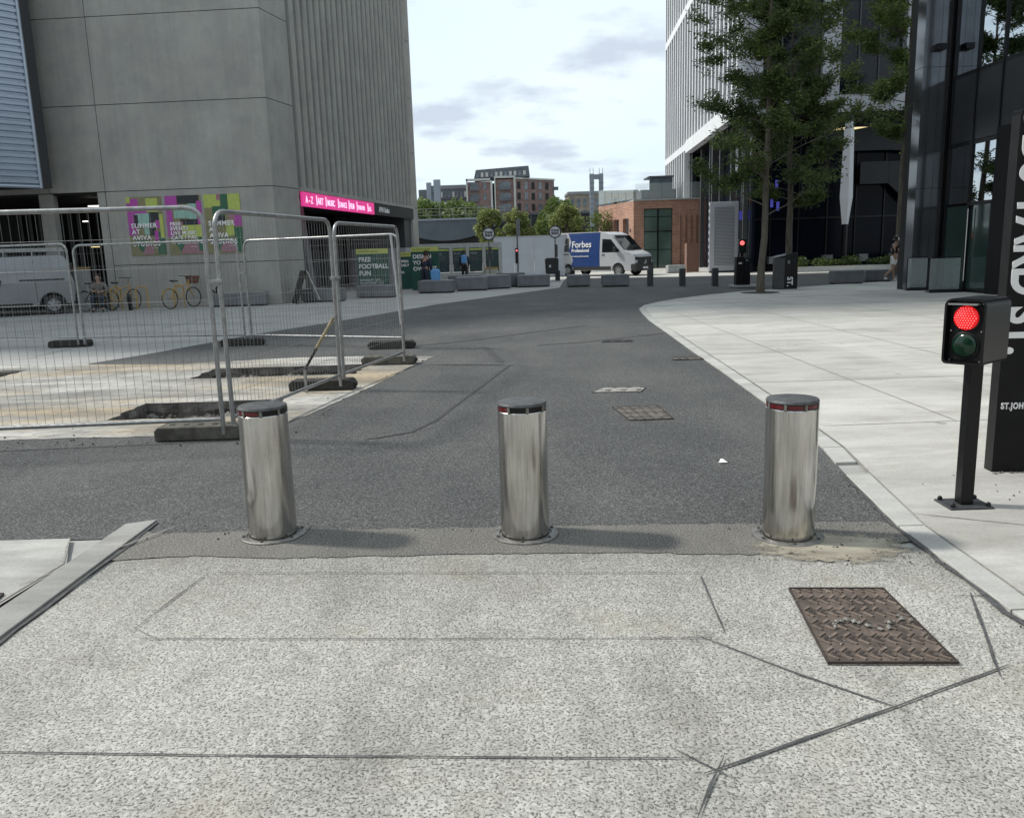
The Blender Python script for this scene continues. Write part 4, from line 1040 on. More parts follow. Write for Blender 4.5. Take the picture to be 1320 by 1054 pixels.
hoop(-12.85, 28.7, 'empty yellow cycle hoop between the parked bicycles', rz=.3)
hoop(-13.75, 28.75, 'yellow cycle hoop beside the left bicycles', rz=.9)
hoop(-11.55, 28.72, 'yellow cycle hoop holding the bicycle with the basket', rz=.9)
sr = MB(); 
sr.tube([(0, 0, 0), (0, 0, .45)] + [(.09 + .09 * math.cos(math.pi - a * math.pi / 6), 0, .45 + .12 * math.sin(a * math.pi / 6)) for a in range(7)] + [(.18, 0, .2)], .028, 8)
sr.tube([(.24, 0, 0), (.24, 0, .55)] + [(.33 + .09 * math.cos(math.pi - a * math.pi / 6), 0, .6 + .1 * math.sin(a * math.pi / 6)) for a in range(7)] + [(.42, 0, .3), (.30, 0, .18), (.42, 0, .05), (.42, 0, 0)], .028, 8)
tag(sr.build('cycle_hoop', 'black_metal', loc=(-10.35, 28.8, .008), smooth=True), 'black wavy cycle rack beside the bluish bench block', 'cycle stand', 'cycle stands along the wall')
bp_ = MB(); bp_.lathe([(.07, 0), (.07, .5), (.05, .54), (.01, .55)], n=14)
tag(bp_.build('short_bollard', 'black_metal', loc=(-12.98, 28.45, .008), smooth=True), 'short black post between the bicycles and the yellow hoop', 'bollard')

# ------------------------------------------------------------------ vans
def wheel(parent, x, y, r, wd):
    t = MB(); pr2 = [(r * .62, -wd / 2), (r * .93, -wd / 2), (r, -wd * .35), (r, wd * .35), (r * .93, wd / 2), (r * .62, wd / 2)]
    n = 28; vs = []; fs = []
    for rr_, yy in pr2:
        for k in range(n):
            a = 2 * math.pi * k / n; vs.append((rr_ * math.cos(a), yy, rr_ * math.sin(a)))
    m_ = len(pr2)
    for i in range(m_ - 1):
        for k in range(n): fs.append((i * n + k, i * n + (k + 1) % n, (i + 1) * n + (k + 1) % n, (i + 1) * n + k))
    t.add(vs, fs); w_ = t.build('wheel', 'tyre', parent, loc=(x, y, r), smooth=True)
    d = MB()
    for sgn in (-1, 1):
        vs = []; 
        for rr_, yy in ((r * .63, wd / 2 * .98), (r * .55, wd * .36), (r * .22, wd * .42), (.001, wd * .42)):
            for k in range(n):
                a = 2 * math.pi * k / n; vs.append((rr_ * math.cos(a), sgn * yy, rr_ * math.sin(a)))
        fs = [(i * n + k, i * n + (k + 1) % n, (i + 1) * n + (k + 1) % n, (i + 1) * n + k) for i in range(3) for k in range(n)]
        d.add(vs, fs)
    d.build('rim', 'rim', w_, smooth=True)
    s = MB()
    for sgn in (-1, 1):
        for k in range(6):
            a = 2 * math.pi * k / 6; s.box((r * .42 * math.cos(a), sgn * wd * .40, r * .42 * math.sin(a)), (r * .18, .01, r * .10), ry=-a)
    s.build('rim_holes', 'void_dark', w_)
def arch(cx, r, z0, n=10):
    a0 = math.asin(min(1, (z0 - r * .86) / (r * 1.16))) if z0 < r * 1.9 else 0
    a0 = 0.0 if a0 < 0 else a0
    return [(cx + r * 1.16 * math.cos(a0 + (math.pi - 2 * a0) * i / n), r * .95 + r * 1.16 * math.sin(a0 + (math.pi - 2 * a0) * i / n)) for i in range(n + 1)]
def body_mesh(name, prof, W, belt, top, k, nose_x, nose_k, matn, parent, tail_x=-99, bev=.03):
    bm = bmesh.new()
    vs = [bm.verts.new((x, -W / 2, z)) for x, z in prof]
    f = bm.faces.new(vs)
    r_ = bmesh.ops.extrude_face_region(bm, geom=[f]); 
    for v in [g for g in r_['geom'] if isinstance(g, bmesh.types.BMVert)]: v.co.y = W / 2
    for z in (belt, (belt + top) / 2, top - .12):
        bmesh.ops.bisect_plane(bm, geom=bm.verts[:] + bm.edges[:] + bm.faces[:], plane_co=(0, 0, z), plane_no=(0, 0, 1))
    for x in (nose_x, nose_x + .35, nose_x - .02):
        bmesh.ops.bisect_plane(bm, geom=bm.verts[:] + bm.edges[:] + bm.faces[:], plane_co=(x, 0, 0), plane_no=(1, 0, 0))
    bmesh.ops.bisect_plane(bm, geom=bm.verts[:] + bm.edges[:] + bm.faces[:], plane_co=(0, 0, 0), plane_no=(0, 1, 0))
    for v in bm.verts:
        f1 = 1.0
        if v.co.z > belt: f1 *= 1 - k * ((v.co.z - belt) / (top - belt)) ** 1.4
        if v.co.x > nose_x: f1 *= 1 - nose_k * (v.co.x - nose_x) ** 1.5
        v.co.y *= f1
        if abs(v.co.y) < 1e-4 and v.co.x > nose_x: v.co.x += .10 if v.co.z < belt + .2 else .05
    bmesh.ops.recalc_face_normals(bm, faces=bm.faces)
    me = bpy.data.meshes.new(name); bm.to_mesh(me); bm.free(); me.materials.append(MATS[matn])
    o = bpy.data.objects.new(name, me); COL.objects.link(o); o.parent = parent
    b_ = o.modifiers.new('bevel', 'BEVEL'); b_.width = bev; b_.segments = 3; b_.limit_method = 'ANGLE'; b_.angle_limit = R(30)
    return o
def side_y(z, W, belt, top, k):
    """half width of the body side at height z, piecewise linear like the body mesh"""
    zs = [belt, (belt + top) / 2, top - .12, top]
    f = lambda q: W / 2 * (1 - k * max(0, (q - belt) / (top - belt)) ** 1.4)
    if z <= belt: return W / 2
    for a, b_ in zip(zs, zs[1:]):
        if z <= b_: return f(a) + (f(b_) - f(a)) * (z - a) / (b_ - a)
    return f(top)
def side_panel(parent, name, pts, W, belt, top, k, sgn, off, matn, th=.012, nose=(9, 0)):
    bm = bmesh.new()
    bm.faces.new([bm.verts.new((x, 0, z)) for x, z in pts])
    for z in (belt, (belt + top) / 2, top - .12):
        bmesh.ops.bisect_plane(bm, geom=bm.verts[:] + bm.edges[:] + bm.faces[:], plane_co=(0, 0, z), plane_no=(0, 0, 1))
    r_ = bmesh.ops.extrude_face_region(bm, geom=bm.faces[:])
    outer = [g for g in r_['geom'] if isinstance(g, bmesh.types.BMVert)]
    oset = set(outer)
    for v in bm.verts:
        y = side_y(v.co.z, W, belt, top, k) + (off if v in oset else off - th - .01)
        if v.co.x > nose[0]: y *= 1 - nose[1] * (v.co.x - nose[0]) ** 1.5
        v.co.y = sgn * y
    bmesh.ops.recalc_face_normals(bm, faces=bm.faces)
    me = bpy.data.meshes.new(name); bm.to_mesh(me); bm.free(); me.materials.append(MATS[matn])
    o = bpy.data.objects.new(name, me); COL.objects.link(o); o.parent = parent
    return o

# large van with blue wrap (x forward)
vp = thing('parked_van', (5.55, 49.6, .008), R(-42), 'large white panel van with a blue wrapped side reading Forbes, parked by the hoarding', 'van')
W, belt, top, k = 2.02, 1.25, 2.55, .13
prof = [(-2.95, .42), (-2.35, .38)] + [(-p[0] * 0 + p[0], p[1]) for p in reversed(arch(-1.75, .36, 0))] + [(-1.25, .34), (1.35, .34)] + [(p[0], p[1]) for p in reversed(arch(1.90, .36, 0))] + [(2.55, .30), (2.95, .34), (3.0, .62), (2.98, 1.02), (2.86, 1.18), (2.25, 1.42), (1.42, 2.28), (1.10, 2.46), (.6, 2.54), (-2.7, 2.55), (-2.86, 2.46), (-2.95, 1.3)]
# order wheel arches from back to front
prof = [(-2.95, .42), (-2.30, .36)] + sorted(arch(-1.75, .36, 0)) + [(-1.2, .34), (1.35, .34)] + sorted(arch(1.90, .36, 0)) + [(2.45, .30), (2.95, .34), (3.0, .62), (2.97, 1.04), (2.86, 1.20), (2.62, 1.32), (2.25, 1.46), (1.85, 1.86), (1.42, 2.24), (1.22, 2.38), (.95, 2.47), (.5, 2.53), (-2.5, 2.55), (-2.75, 2.52), (-2.88, 2.42), (-2.95, 1.3)]
prof = [p for i, p in enumerate(prof) if not (1.4 < p[0] < 2.4 and p[1] < .345 and abs(p[0] - 1.9) < .41) ]
body_mesh('body', prof, W, belt, top, k, 1.9, .10, 'white_paint', vp)
for x in (-1.75, 1.90):
    for s in (-1, 1): wheel(vp, x, s * .86, .35, .24)
for s in (-1, 1):
    side_panel(vp, 'wrap_panel', [(-1.50, .52), (.62, .52), (.62, 2.50), (-1.70, 2.50), (-1.45, 2.0), (-1.62, 1.5), (-1.30, .95)], W, belt, top, k, s, .010, 'blue_wrap')
    side_panel(vp, 'side_window', [(.80, 1.36), (1.95, 1.36), (1.98, 1.44), (1.40, 2.08), (.80, 2.12)], W, belt, top, k, s, .012, 'glass_dark')
    side_panel(vp, 'photo_panel', [(-2.60, 1.45), (-1.60, 1.45), (-1.66, 2.22), (-2.58, 2.22)], W, belt, top, k, s, .016, 'dark_grey')
    side_panel(vp, 'lower_trim', [(-1.28, .36), (1.40, .36), (1.40, .56), (-1.28, .56)], W, belt, top, k, s, .028, 'plastic_black')
    side_panel(vp, 'rail_trim', [(-2.85, 1.27), (-1.62, 1.27), (-1.62, 1.31), (-2.85, 1.31)], W, belt, top, k, s, .02, 'plastic_black')
    side_panel(vp, 'door_handle', [(.80, 1.20), (.98, 1.20), (.98, 1.25), (.80, 1.25)], W, belt, top, k, s, .03, 'plastic_black')
    mm = MB().b2(1.72, 1.86, s * 1.02, s * 1.24, 1.38, 1.66); mm.build('mirror', 'plastic_black', vp, bevel=.03)
    MB().box((2.90, s * .72, .98), (.22, .34, .20), rz=-s * .35).build('headlight', 'glass_dark', vp, bevel=.03)
    MB().b2(-2.98, -2.93, s * .82, s * .96, .9, 1.4).build('tail_light', 'red_reflector', vp)
    MB().tube([(.62, s * 1.015, .56), (.62, s * 1.015, 1.25)], .006, 4).build('door_gap', 'void_dark', vp)
ws = MB(); ws.add([(2.30, -.86, 1.44), (2.30, .86, 1.44), (2.40, .0, 1.44), (1.47, -.80, 2.27), (1.47, .80, 2.27), (1.57, 0, 2.27)], [(0, 2, 5, 3), (2, 1, 4, 5)]); ws.build('windscreen', 'glass_dark', vp, loc=(.035, 0, .03))
bpz = MB(); bpz.b2(2.60, 3.10, -.93, .93, .28, .74); bpz.build('bumper', 'plastic_black', vp, bevel=.08)
bpz = MB(); bpz.b2(2.90, 3.09, -.66, .66, .72, 1.06); bpz.build('grille', 'plastic_black', vp, bevel=.03)
MB().lathe([(.09, 0), (.09, .02)], n=16).build('badge', 'chrome', vp, loc=(3.11, 0, .82)).rotation_euler = (0, R(90), 0)
MB().b2(3.10, 3.115, -.26, .26, .40, .51).build('number_plate', 'signface', vp)
MB().b2(-3.05, -2.9, -.95, .95, .38, .60).build('rear_bumper', 'plastic_black', vp, bevel=.04)
MB().b2(-2.98, -2.93, -.80, .80, 1.45, 2.2).build('rear_window', 'glass_dark', vp)
ty = -(W / 2 + .014)
def vt(tx, s, x, z, sx=1.0):
    yy = -(side_y(z, W, belt, top, k) + .030); tilt = math.atan2(side_y(z, W, belt, top, k) - side_y(z + s * .7, W, belt, top, k), s * .7)
    return text(tx, s, 'letter_white', vp, 'van_words', (x, yy, z), rot=(R(90) - tilt, 0, 0), ext=.004, bold=.006 if s > .2 else .002, sx=sx)
vt('Forbes', .52, -1.40, 1.68, 1.0); vt('Professional', .25, -1.40, 1.42, 1.06); vt('floor cleaning machine specialists', .10, -1.40, 1.14, .95)
# photograph on the panel: two pale rounded shapes
for x_, r_ in ((-2.2, .2), (-1.95, .16)):
    q = MB(); q.lathe([(r_, 0), (r_, .01)], n=20); o = q.build('panel_picture', 'frame_pale', vp); o.location = (x_, -.975, 1.78); o.rotation_euler = (R(86), 0, 0)

# silver van on the left (drives out of the photo to the left)
v2 = thing('parked_van', (-16.7, 27.5, .008), R(180 + 28), 'silver panel van with ladders on its roof rack behind the fence at the left edge', 'van')
W2, belt2, top2, k2 = 1.86, 1.05, 1.92, .16
prof2 = [(-2.10, .40), (-1.98, .34)] + sorted(arch(-1.45, .34, 0)) + [(-.85, .28), (1.12, .28)] + sorted(arch(1.66, .34, 0)) + [(2.22, .25), (2.42, .32), (2.46, .62), (2.36, .88), (1.72, 1.14), (.98, 1.72), (.62, 1.88), (-1.82, 1.92), (-1.95, 1.82), (-2.13, 1.0)]
body_mesh('body', prof2, W2, belt2, top2, k2, 1.5, .12, 'van_silver', v2)
for x in (-1.45, 1.66):
    for s in (-1, 1): wheel(v2, x, s * .78, .325, .22)
for s in (-1, 1):
    side_panel(v2, 'side_window', [(.45, 1.04), (.62, 1.02), (1.50, 1.16), (1.52, 1.24), (1.05, 1.60), (.78, 1.72), (.50, 1.72), (.42, 1.55)], W2, belt2, top2, k2, s, .010, 'glass_dark')
    side_panel(v2, 'slide_rail', [(-1.85, 1.11), (-.55, 1.11), (-.55, 1.16), (-1.85, 1.16)], W2, belt2, top2, k2, s, .012, 'plastic_black')
    for x in (.22, -.02): side_panel(v2, 'door_handle', [(x, .98), (x + .07, .98), (x + .03, 1.16), (x - .04, 1.16)], W2, belt2, top2, k2, s, .03, 'plastic_black')
    side_panel(v2, 'side_moulding', [(-.85, .50), (1.15, .50), (1.15, .53), (-.85, .53)], W2, belt2, top2, k2, s, .012, 'van_silver')
    side_panel(v2, 'lower_sill', [(-.85, .30), (1.15, .30), (1.15, .40), (-.85, .40)], W2, belt2, top2, k2, s, .012, 'plastic_black')
    for x in (.12, -1.0): MB().tube([(x, s * (W2 / 2 + .001), .42), (x, s * (W2 / 2 + .001), 1.05), (x, s * (side_y(1.75, W2, belt2, top2, k2)), 1.75)], .006, 4).build('door_gap', 'void_dark', v2)
    MB().b2(-2.13, -2.0, s * .80, s * .90, .95, 1.65).build('tail_light', 'glass_dark', v2, bevel=.02)
    MB().b2(1.45, 1.58, s * .94, s * 1.12, 1.08, 1.30).build('mirror', 'plastic_black', v2, bevel=.03)
    MB().box((2.28, s * .66, .78), (.26, .34, .18), rz=-s * .5).build('headlight', 'glass_dark', v2, bevel=.03)
MB().add([(1.76, -.80, 1.15), (1.84, 0, 1.15), (1.76, .80, 1.15), (1.02, -.72, 1.73), (1.10, 0, 1.73), (1.02, .72, 1.73)], [(0, 1, 4, 3), (1, 2, 5, 4)]).build('windscreen', 'glass_dark', v2, loc=(.03, 0, .03))
MB().b2(2.15, 2.52, -.86, .86, .24, .50).build('bumper', 'plastic_black', v2, bevel=.06)
MB().b2(-2.20, -2.02, -.88, .88, .34, .58).build('rear_bumper', 'plastic_black', v2, bevel=.04)
MB().b2(-2.12, -2.02, -.70, .70, 1.1, 1.65).build('rear_window', 'glass_dark', v2)
rk = MB()
for x in (-1.8, -1.0, -.2, .5):
    rk.tube([(x, -.72, 1.90), (x, -.72, 2.06), (x, .72, 2.06), (x, .72, 1.90)], .018, 6)
for s in (-1, 1): rk.tube([(-2.0, s * .72, 2.06), (.7, s * .72, 2.06)], .016, 6)
rk.build('roof_rack', 'galv', v2, smooth=True)
ld = thing('ladder', (-16.7, 27.5, .008), R(208), 'aluminium ladder lying on the roof rack of the silver van', 'ladder')
for s in (.20, .55):
    MB().b2(-1.9, 1.1, s * 1 - .02, s * 1 + .02, 2.09, 2.16).build('rail', 'galv', ld)
rg = MB()
for q in range(11): rg.tube([(-1.8 + q * .28, .2, 2.125), (-1.8 + q * .28, .55, 2.125)], .014, 6)
rg.build('rungs', 'galv', ld)
for i, (sx, zz_) in enumerate(((-.25, 2.10), (-.45, 2.12))):
    tt = MB().tube([(-1.9, sx, zz_), (1.0, sx, zz_)], .04, 8).build('long_pipe', 'plastic_black' if i else 'frame_pale', loc=(-16.7, 27.5, .008), rz=R(208), smooth=True)
    tag(tt, ['pale pipe lying along the roof rack of the silver van', 'black pipe lying along the roof rack of the silver van'][i], 'pipe')

# ------------------------------------------------------------------ hoarding, display wall, signs, bins
hd = thing('hoarding', (-.8, 50.2, 0), 0, 'long pale grey site hoarding behind the planters and the van', 'hoarding')
hb = MB()
for k in range(4): hb.b2(k * 1.21 - .0, k * 1.21 + 1.20, -.03 + .004 * (k % 2), .03, .05, 2.42)
hb.build('boards', 'hoarding', hd)
MB().b2(0, 4.85, -.05, .05, 2.42, 2.47).build('top_rail', 'frame_pale', hd)
MB().b2(0, 4.85, .05, .12, 0, .3).build('base_rail', 'mid_grey', hd)
dw = thing('display_wall', (-5.9, 46.6, 0), .05, 'pale framed wall of five dark green poster windows behind the people', 'display wall')
fz = MB()
for k in range(7): fz.b2(k * .92 - .09, k * .92 + .09, -.08, .08, 0, 2.10)
fz.b2(-.09, 5.61, -.07, .07, 1.86, 2.12); fz.b2(-.09, 5.61, -.07, .07, 0, .52)
fz.build('frame', 'frame_pale', dw)
for k in range(6):
    x0 = k * .92 + .10
    p = MB().b2(x0, x0 + .72, -.03, .03, .54, 1.84).build('poster_window', 'poster_dark', dw)
    MB().b2(x0 + .01, x0 + .71, -.045, -.032, 1.72, 1.82).build('header', 'pp_lime', p)
    text(['EAT', 'DRINK', 'SEE', 'PLAY', 'HEAR', 'MEET'][k], .16, 'frame_pale', p, 'poster_words', (x0 + .06, -.05, 1.5), ext=.003)
    text('events and\nfood every\nweekend', .10, 'mid_grey', p, 'poster_words', (x0 + .06, -.05, 1.36), ext=.003)
def round_sign(x, y, H_, label, words):
    t = thing('road_sign', (x, y, .0), 0, label, 'road sign', 'round speed zone signs on posts')
    MB().tube([(0, .03, 0), (0, .03, H_ + .28)], .035, 8).build('pole', 'mid_grey', t, smooth=True)
    for nm, r, m_, y_ in (('sign_ring', .33, 'pp_black', 0), ('sign_disc', .27, 'signface', -.012)):
        o = MB().lathe([(r, 0), (r, .02)], n=32).build(nm, m_, t); o.location = (0, y_, H_); o.rotation_euler = (R(90), 0, 0)
    text(words, .15, 'pp_black', t, 'sign_words', (0, -.036, H_ + .02), ax='CENTER', bold=.008, ext=.003)
    MB().b2(-.04, .12, -.02, .02, H_ - 1.3, H_ - .65).build('small_plate', 'dark_grey', t)
    return t
round_sign(-.92, 42.9, 2.50, 'round white ended zone sign on a pole left, in front of the display wall end', 'ZONE\nENDS')
round_sign(2.52, 43.8, 2.52, 'round zone sign in front of the rear end of the blue and white van', 'ZONE\nENDS')
tp = thing('street_pole', (.55, 44.0, 0), 0, 'tall thin dark post with a flat panel on top and a small red light', 'post')
MB().tube([(0, 0, 0), (0, 0, 2.6)], .045, 8).build('pole', 'mid_grey', tp, smooth=True)
MB().b2(-.05, .16, -.03, .03, 2.35, 3.25).build('panel', 'mid_grey', tp)
MB().b2(-.13, .02, -.10, .04, .95, 1.75).build('signal_box', 'black_metal', tp)
MB().lathe([(.05, 0), (.05, .02)], n=12).build('red_light', 'red_led', tp, loc=(-.05, -.10, 1.62)).rotation_euler = (R(90), 0, 0)
bn = thing('utility_bin', (2.28, 43.3, 0), 0, 'black street bin with a rounded top before the van tail', 'bin')
MB().vprism([(-.30, .38), (.34, .38), (.36, 1.12), (.30, 1.2), (-.26, 1.2), (-.34, 1.12)], -.28, .28).build('bin_body', 'plastic_black', bn, bevel=.04)
MB().b2(.20, .42, -.2, .2, 0, .55).build('leg', 'plastic_black', bn, bevel=.02)
MB().b2(-.14, -.05, -.285, -.28, .72, .84).build('label_plate', 'signface', bn)
MB().b2(-.25, .5, -.32, .32, 0, .035).build('base_plate', 'galv', bn)
for i, q in enumerate(((5.88, 34.4), (7.02, 33.5), (8.14, 32.7))):
    t = thing('square_bollard', (*q, .0), 0, ['leftmost of the three dark square bollards, just before the van nose', 'middle one of the three dark square bollards across the road', 'rightmost of the three dark square bollards, nearest the parking pedestal'][i], 'bollard', 'dark square bollards across the far road')
    MB().b2(-.115, .115, -.115, .115, 0, .70).build('post', 'bollard_grey', t, bevel=.012)
    MB().b2(-.10, .10, -.10, .10, .70, .715).build('cap', 'dark_grey', t)
# pedestal with pad
pd = thing('control_pedestal', (8.72, 30.9, .02), 0, 'black control pedestal pair on a low concrete pad before the grey screen', 'pedestal')
MB().b2(-.42, .52, -.4, .4, 0, .09).build('pad', 'planter_top', pd, bevel=.02)
MB().b2(-.28, .0, -.16, .16, .09, 1.12).build('cabinet', 'black_satin', pd, bevel=.01)
MB().b2(.015, .24, -.16, .16, .09, 1.08).build('cabinet', 'black_metal', pd, bevel=.01)
MB().b2(-.2, -.08, -.175, -.16, .86, .92).build('label_plate', 'signface', pd)
MB().b2(.06, .14, -.175, -.16, .96, 1.02).build('screen', 'mid_grey', pd)
ds = thing('traffic_signal', (8.95, 31.9, .02), 0, 'small distant traffic signal showing red beside the tree trunk', 'traffic light')
MB().b2(-.05, .05, -.05, .05, 0, 1.3).build('post', 'black_metal', ds)
MB().b2(-.13, .15, -.10, .12, 1.25, 1.75).build('signal_head', 'black_metal', ds, bevel=.02)
o = MB().lathe([(.085, 0), (.085, .02)], n=20).build('red_lamp', 'red_led', ds, loc=(-.02, -.10, 1.62)); o.rotation_euler = (R(90), 0, 0)
o = MB().lathe([(.085, 0), (.085, .02)], n=20).build('green_lamp', 'green_off', ds, loc=(-.02, -.10, 1.40)); o.rotation_euler = (R(90), 0, 0)
# black ticket totem beyond tree
tt = thing('ticket_totem', (9.66, 28.9, .022), R(-8), 'black waist-high totem with slanted top standing right of the tree trunk', 'totem')
MB().add([(-.42, -.18, 0), (.36, -.18, 0), (.36, .18, 0), (-.42, .18, 0), (-.42, -.18, 1.10), (.36, -.18, 1.26), (.36, .18, 1.26), (-.42, .18, 1.10)], [(0, 3, 2, 1), (4, 5, 6, 7), (0, 1, 5, 4), (1, 2, 6, 5), (2, 3, 7, 6), (3, 0, 4, 7)]).build('totem_body', 'black_metal', tt, bevel=.01)
MB().b2(-.425, -.08, -.190, -.181, .02, 1.06).build('grey_face', 'dark_grey', tt)
MB().add([(-.43, -.19, 1.08), (-.05, -.19, 1.16), (-.05, .19, 1.16), (-.43, .19, 1.08), (-.43, -.19, 1.12), (-.05, -.19, 1.20), (-.05, .19, 1.20), (-.43, .19, 1.12)], [(0, 3, 2, 1), (4, 5, 6, 7), (0, 1, 5, 4), (1, 2, 6, 5), (2, 3, 7, 6), (3, 0, 4, 7)]).build('top_plate', 'tower_grey', tt)
o = text('ST.', .26, 'letter_white', tt, 'totem_words', (.02, -.192, .42), rot=(R(90), R(90), 0), bold=.006)
MB().b2(.02, .09, -.19, -.182, .86, .98).build('screen', 'mid_grey', tt)
MB().lathe([(.09, 0), (.09, .02)], n=16).build('round_button', 'dark_grey', tt, loc=(-.27, -.19, .92)).rotation_euler = (R(90), 0, 0)

# ------------------------------------------------------------------ near traffic signal and street totem
ts = thing('traffic_signal', (2.70, 4.74, PH), 0, 'near black traffic signal with a lit red lamp on a square post in the pavement', 'traffic light')
MB().b2(-.13, .13, -.10, .10, .001, .012).build('base_plate', 'dark_grey', ts, bevel=.004)
for sx in (-1, 1):
    for sy in (-1, 1): MB().lathe([(.014, 0), (.014, .018), (.008, .024)], n=8).build('bolt', 'black_metal', ts, loc=(sx * .105, sy * .075, .012))
MB().b2(-.038, .038, -.038, .038, .012, .90).build('post', 'black_metal', ts, bevel=.005)
hdn = bpy.data.objects.new('signal_head', None); COL.objects.link(hdn); hdn.parent = ts; hdn.location = (-.02, -.01, .865); hdn.rotation_euler = (0, 0, R(-53))
hw, hh = .115, .375
# housing shell: outline (x, z) with rounded top, open towards the front
def rrect(x0, x1, z0, z1, r, n=5):
    out = []
    for cx, cz, a in ((x1 - r, z1 - r, 0), (x0 + r, z1 - r, 90), (x0 + r * .6, z0 + r * .6, 180), (x1 - r * .6, z0 + r * .6, 270)):
        rr_ = r if a < 180 else r * .6
        for i in range(n + 1): out.append((cx + rr_ * math.cos(R(a + 90 * i / n)), cz + rr_ * math.sin(R(a + 90 * i / n))))
    return out
ou = rrect(-hw, hw, 0, hh, .045); inn = rrect(-hw + .012, hw - .012, .012, hh - .012, .036)
sh = MB(); n = len(ou)
vs = [(p[0], -.13, p[1]) for p in ou] + [(p[0], .18, p[1]) for p in ou] + [(p[0], -.13, p[1]) for p in inn] + [(p[0], -.085, p[1]) for p in inn]
fs = []
for i in range(n):
    j = (i + 1) % n
    fs += [(i, j, j + n, i + n), (i, i + 2 * n, j + 2 * n, j), (i + 2 * n, i + 3 * n, j + 3 * n, j + 2 * n)]
fs += [tuple(range(n, 2 * n)), tuple(range(4 * n - 1, 3 * n - 1, -1))]
sh.add(vs, fs)
hs = sh.build('housing', 'black_metal', hdn, smooth=True)
MB().b2(-hw + .02, hw - .02, -.097, -.083, .02, hh - .04).build('lamp_plate', 'black_satin', hdn, bevel=.004)
MB().b2(-hw + .03, hw - .04, -.155, -.10, hh - .035, hh - .027).build('visor', 'galv', hdn)
for nm, z, m_ in (('red_lamp', .265, 'red_glow'), ('green_lamp', .108, 'green_off')):
    o = MB().lathe([(.080, 0), (.080, .006), (.072, .010)], n=32).build('lamp_ring', 'black_metal', hdn, smooth=True); o.location = (-.002, -.096, z); o.rotation_euler = (R(90), 0, 0)
    l_ = MB(); pf = [(.070, 0)] + [(.070 * math.cos(a), .006 + .024 * math.sin(a)) for a in [i * math.pi / 12 for i in range(0, 6)]] + [(.001, .030)]
    l_.lathe(pf, n=32); o = l_.build(nm, m_, hdn, smooth=True); o.location = (-.002, -.098, z); o.rotation_euler = (R(90), 0, 0)
    if nm == 'red_lamp':
        d = MB()
        for i in range(-4, 5):
            for j in range(-4, 5):
                x, y = i * .0145 + (j % 2) * .007, j * .0135
                if x * x + y * y < .062 ** 2: d.lathe([(.0042, 0), (.003, .003)], c=(x, y, .006 + .024 * math.sqrt(max(0, 1 - (x * x + y * y) / .07 ** 2))), n=6)
        d.build('led_dots', 'red_led', o)
for sx in (-1, 1):
    for z in (.02, .19, .345): MB().lathe([(.004, 0), (.004, .004)], n=6).build('screw', 'chrome', hdn, loc=(sx * .083, -.098, z)).rotation_euler = (R(90), 0, 0)

st = thing('street_totem', (3.27, 5.42, PH), R(-4), 'tall black street name slab with upright white lettering at the right edge', 'totem')
MB().b2(.0, 1.10, .0, .11, 0, 2.36).build('slab', 'black_satin', st, bevel=.004)
MB().b2(-.006, -.0005, .003, .107, 0.0, 2.33).build('side_face', 'side_black', st)
text('GOODS YARD ST.', .29, 'letter_white', st, 'totem_words', (.025, -.004, 2.32 + .48), rot=(R(90), R(90), 0), bold=.010, ext=.003, sx=.84, spacing=1.02)
text('ST.JOHN\u2019S', .058, 'letter_white', st, 'totem_words', (.018, -.004, .44), bold=.002, ext=.003, sx=.72, spacing=1.15)
gr = MB()
for k in range(34): rock(gr, random.uniform(3.22, 4.0), 5.40 + random.uniform(-.03, .015), PH + .004, random.choice((.006, .010, .014)), random, 0)
tag(gr.build('stone_chippings', 'rubble'), kind='stuff')

# ------------------------------------------------------------------ black glass building on the right
rbd = thing('glass_building', (12.55, 25.9, 0), 0, 'black framed glass building with mirror windows and glossy end column at the right', 'building')
def loc_(x, y): return (x - 12.55, y - 25.9)
FD = Vector((.02, -1)).normalized(); F0 = Vector((13.40, 25.9)); FN = Vector((-1, -.02)).normalized()
def fbox(mb, s0, s1, d0, d1, z0, z1, mi=0):
    pts = [F0 + FD * s0 + FN * d0, F0 + FD * s1 + FN * d0, F0 + FD * s1 + FN * d1, F0 + FD * s0 + FN * d1]
    return mb.prism([loc_(p.x, p.y) for p in pts], z0, z1, mi)
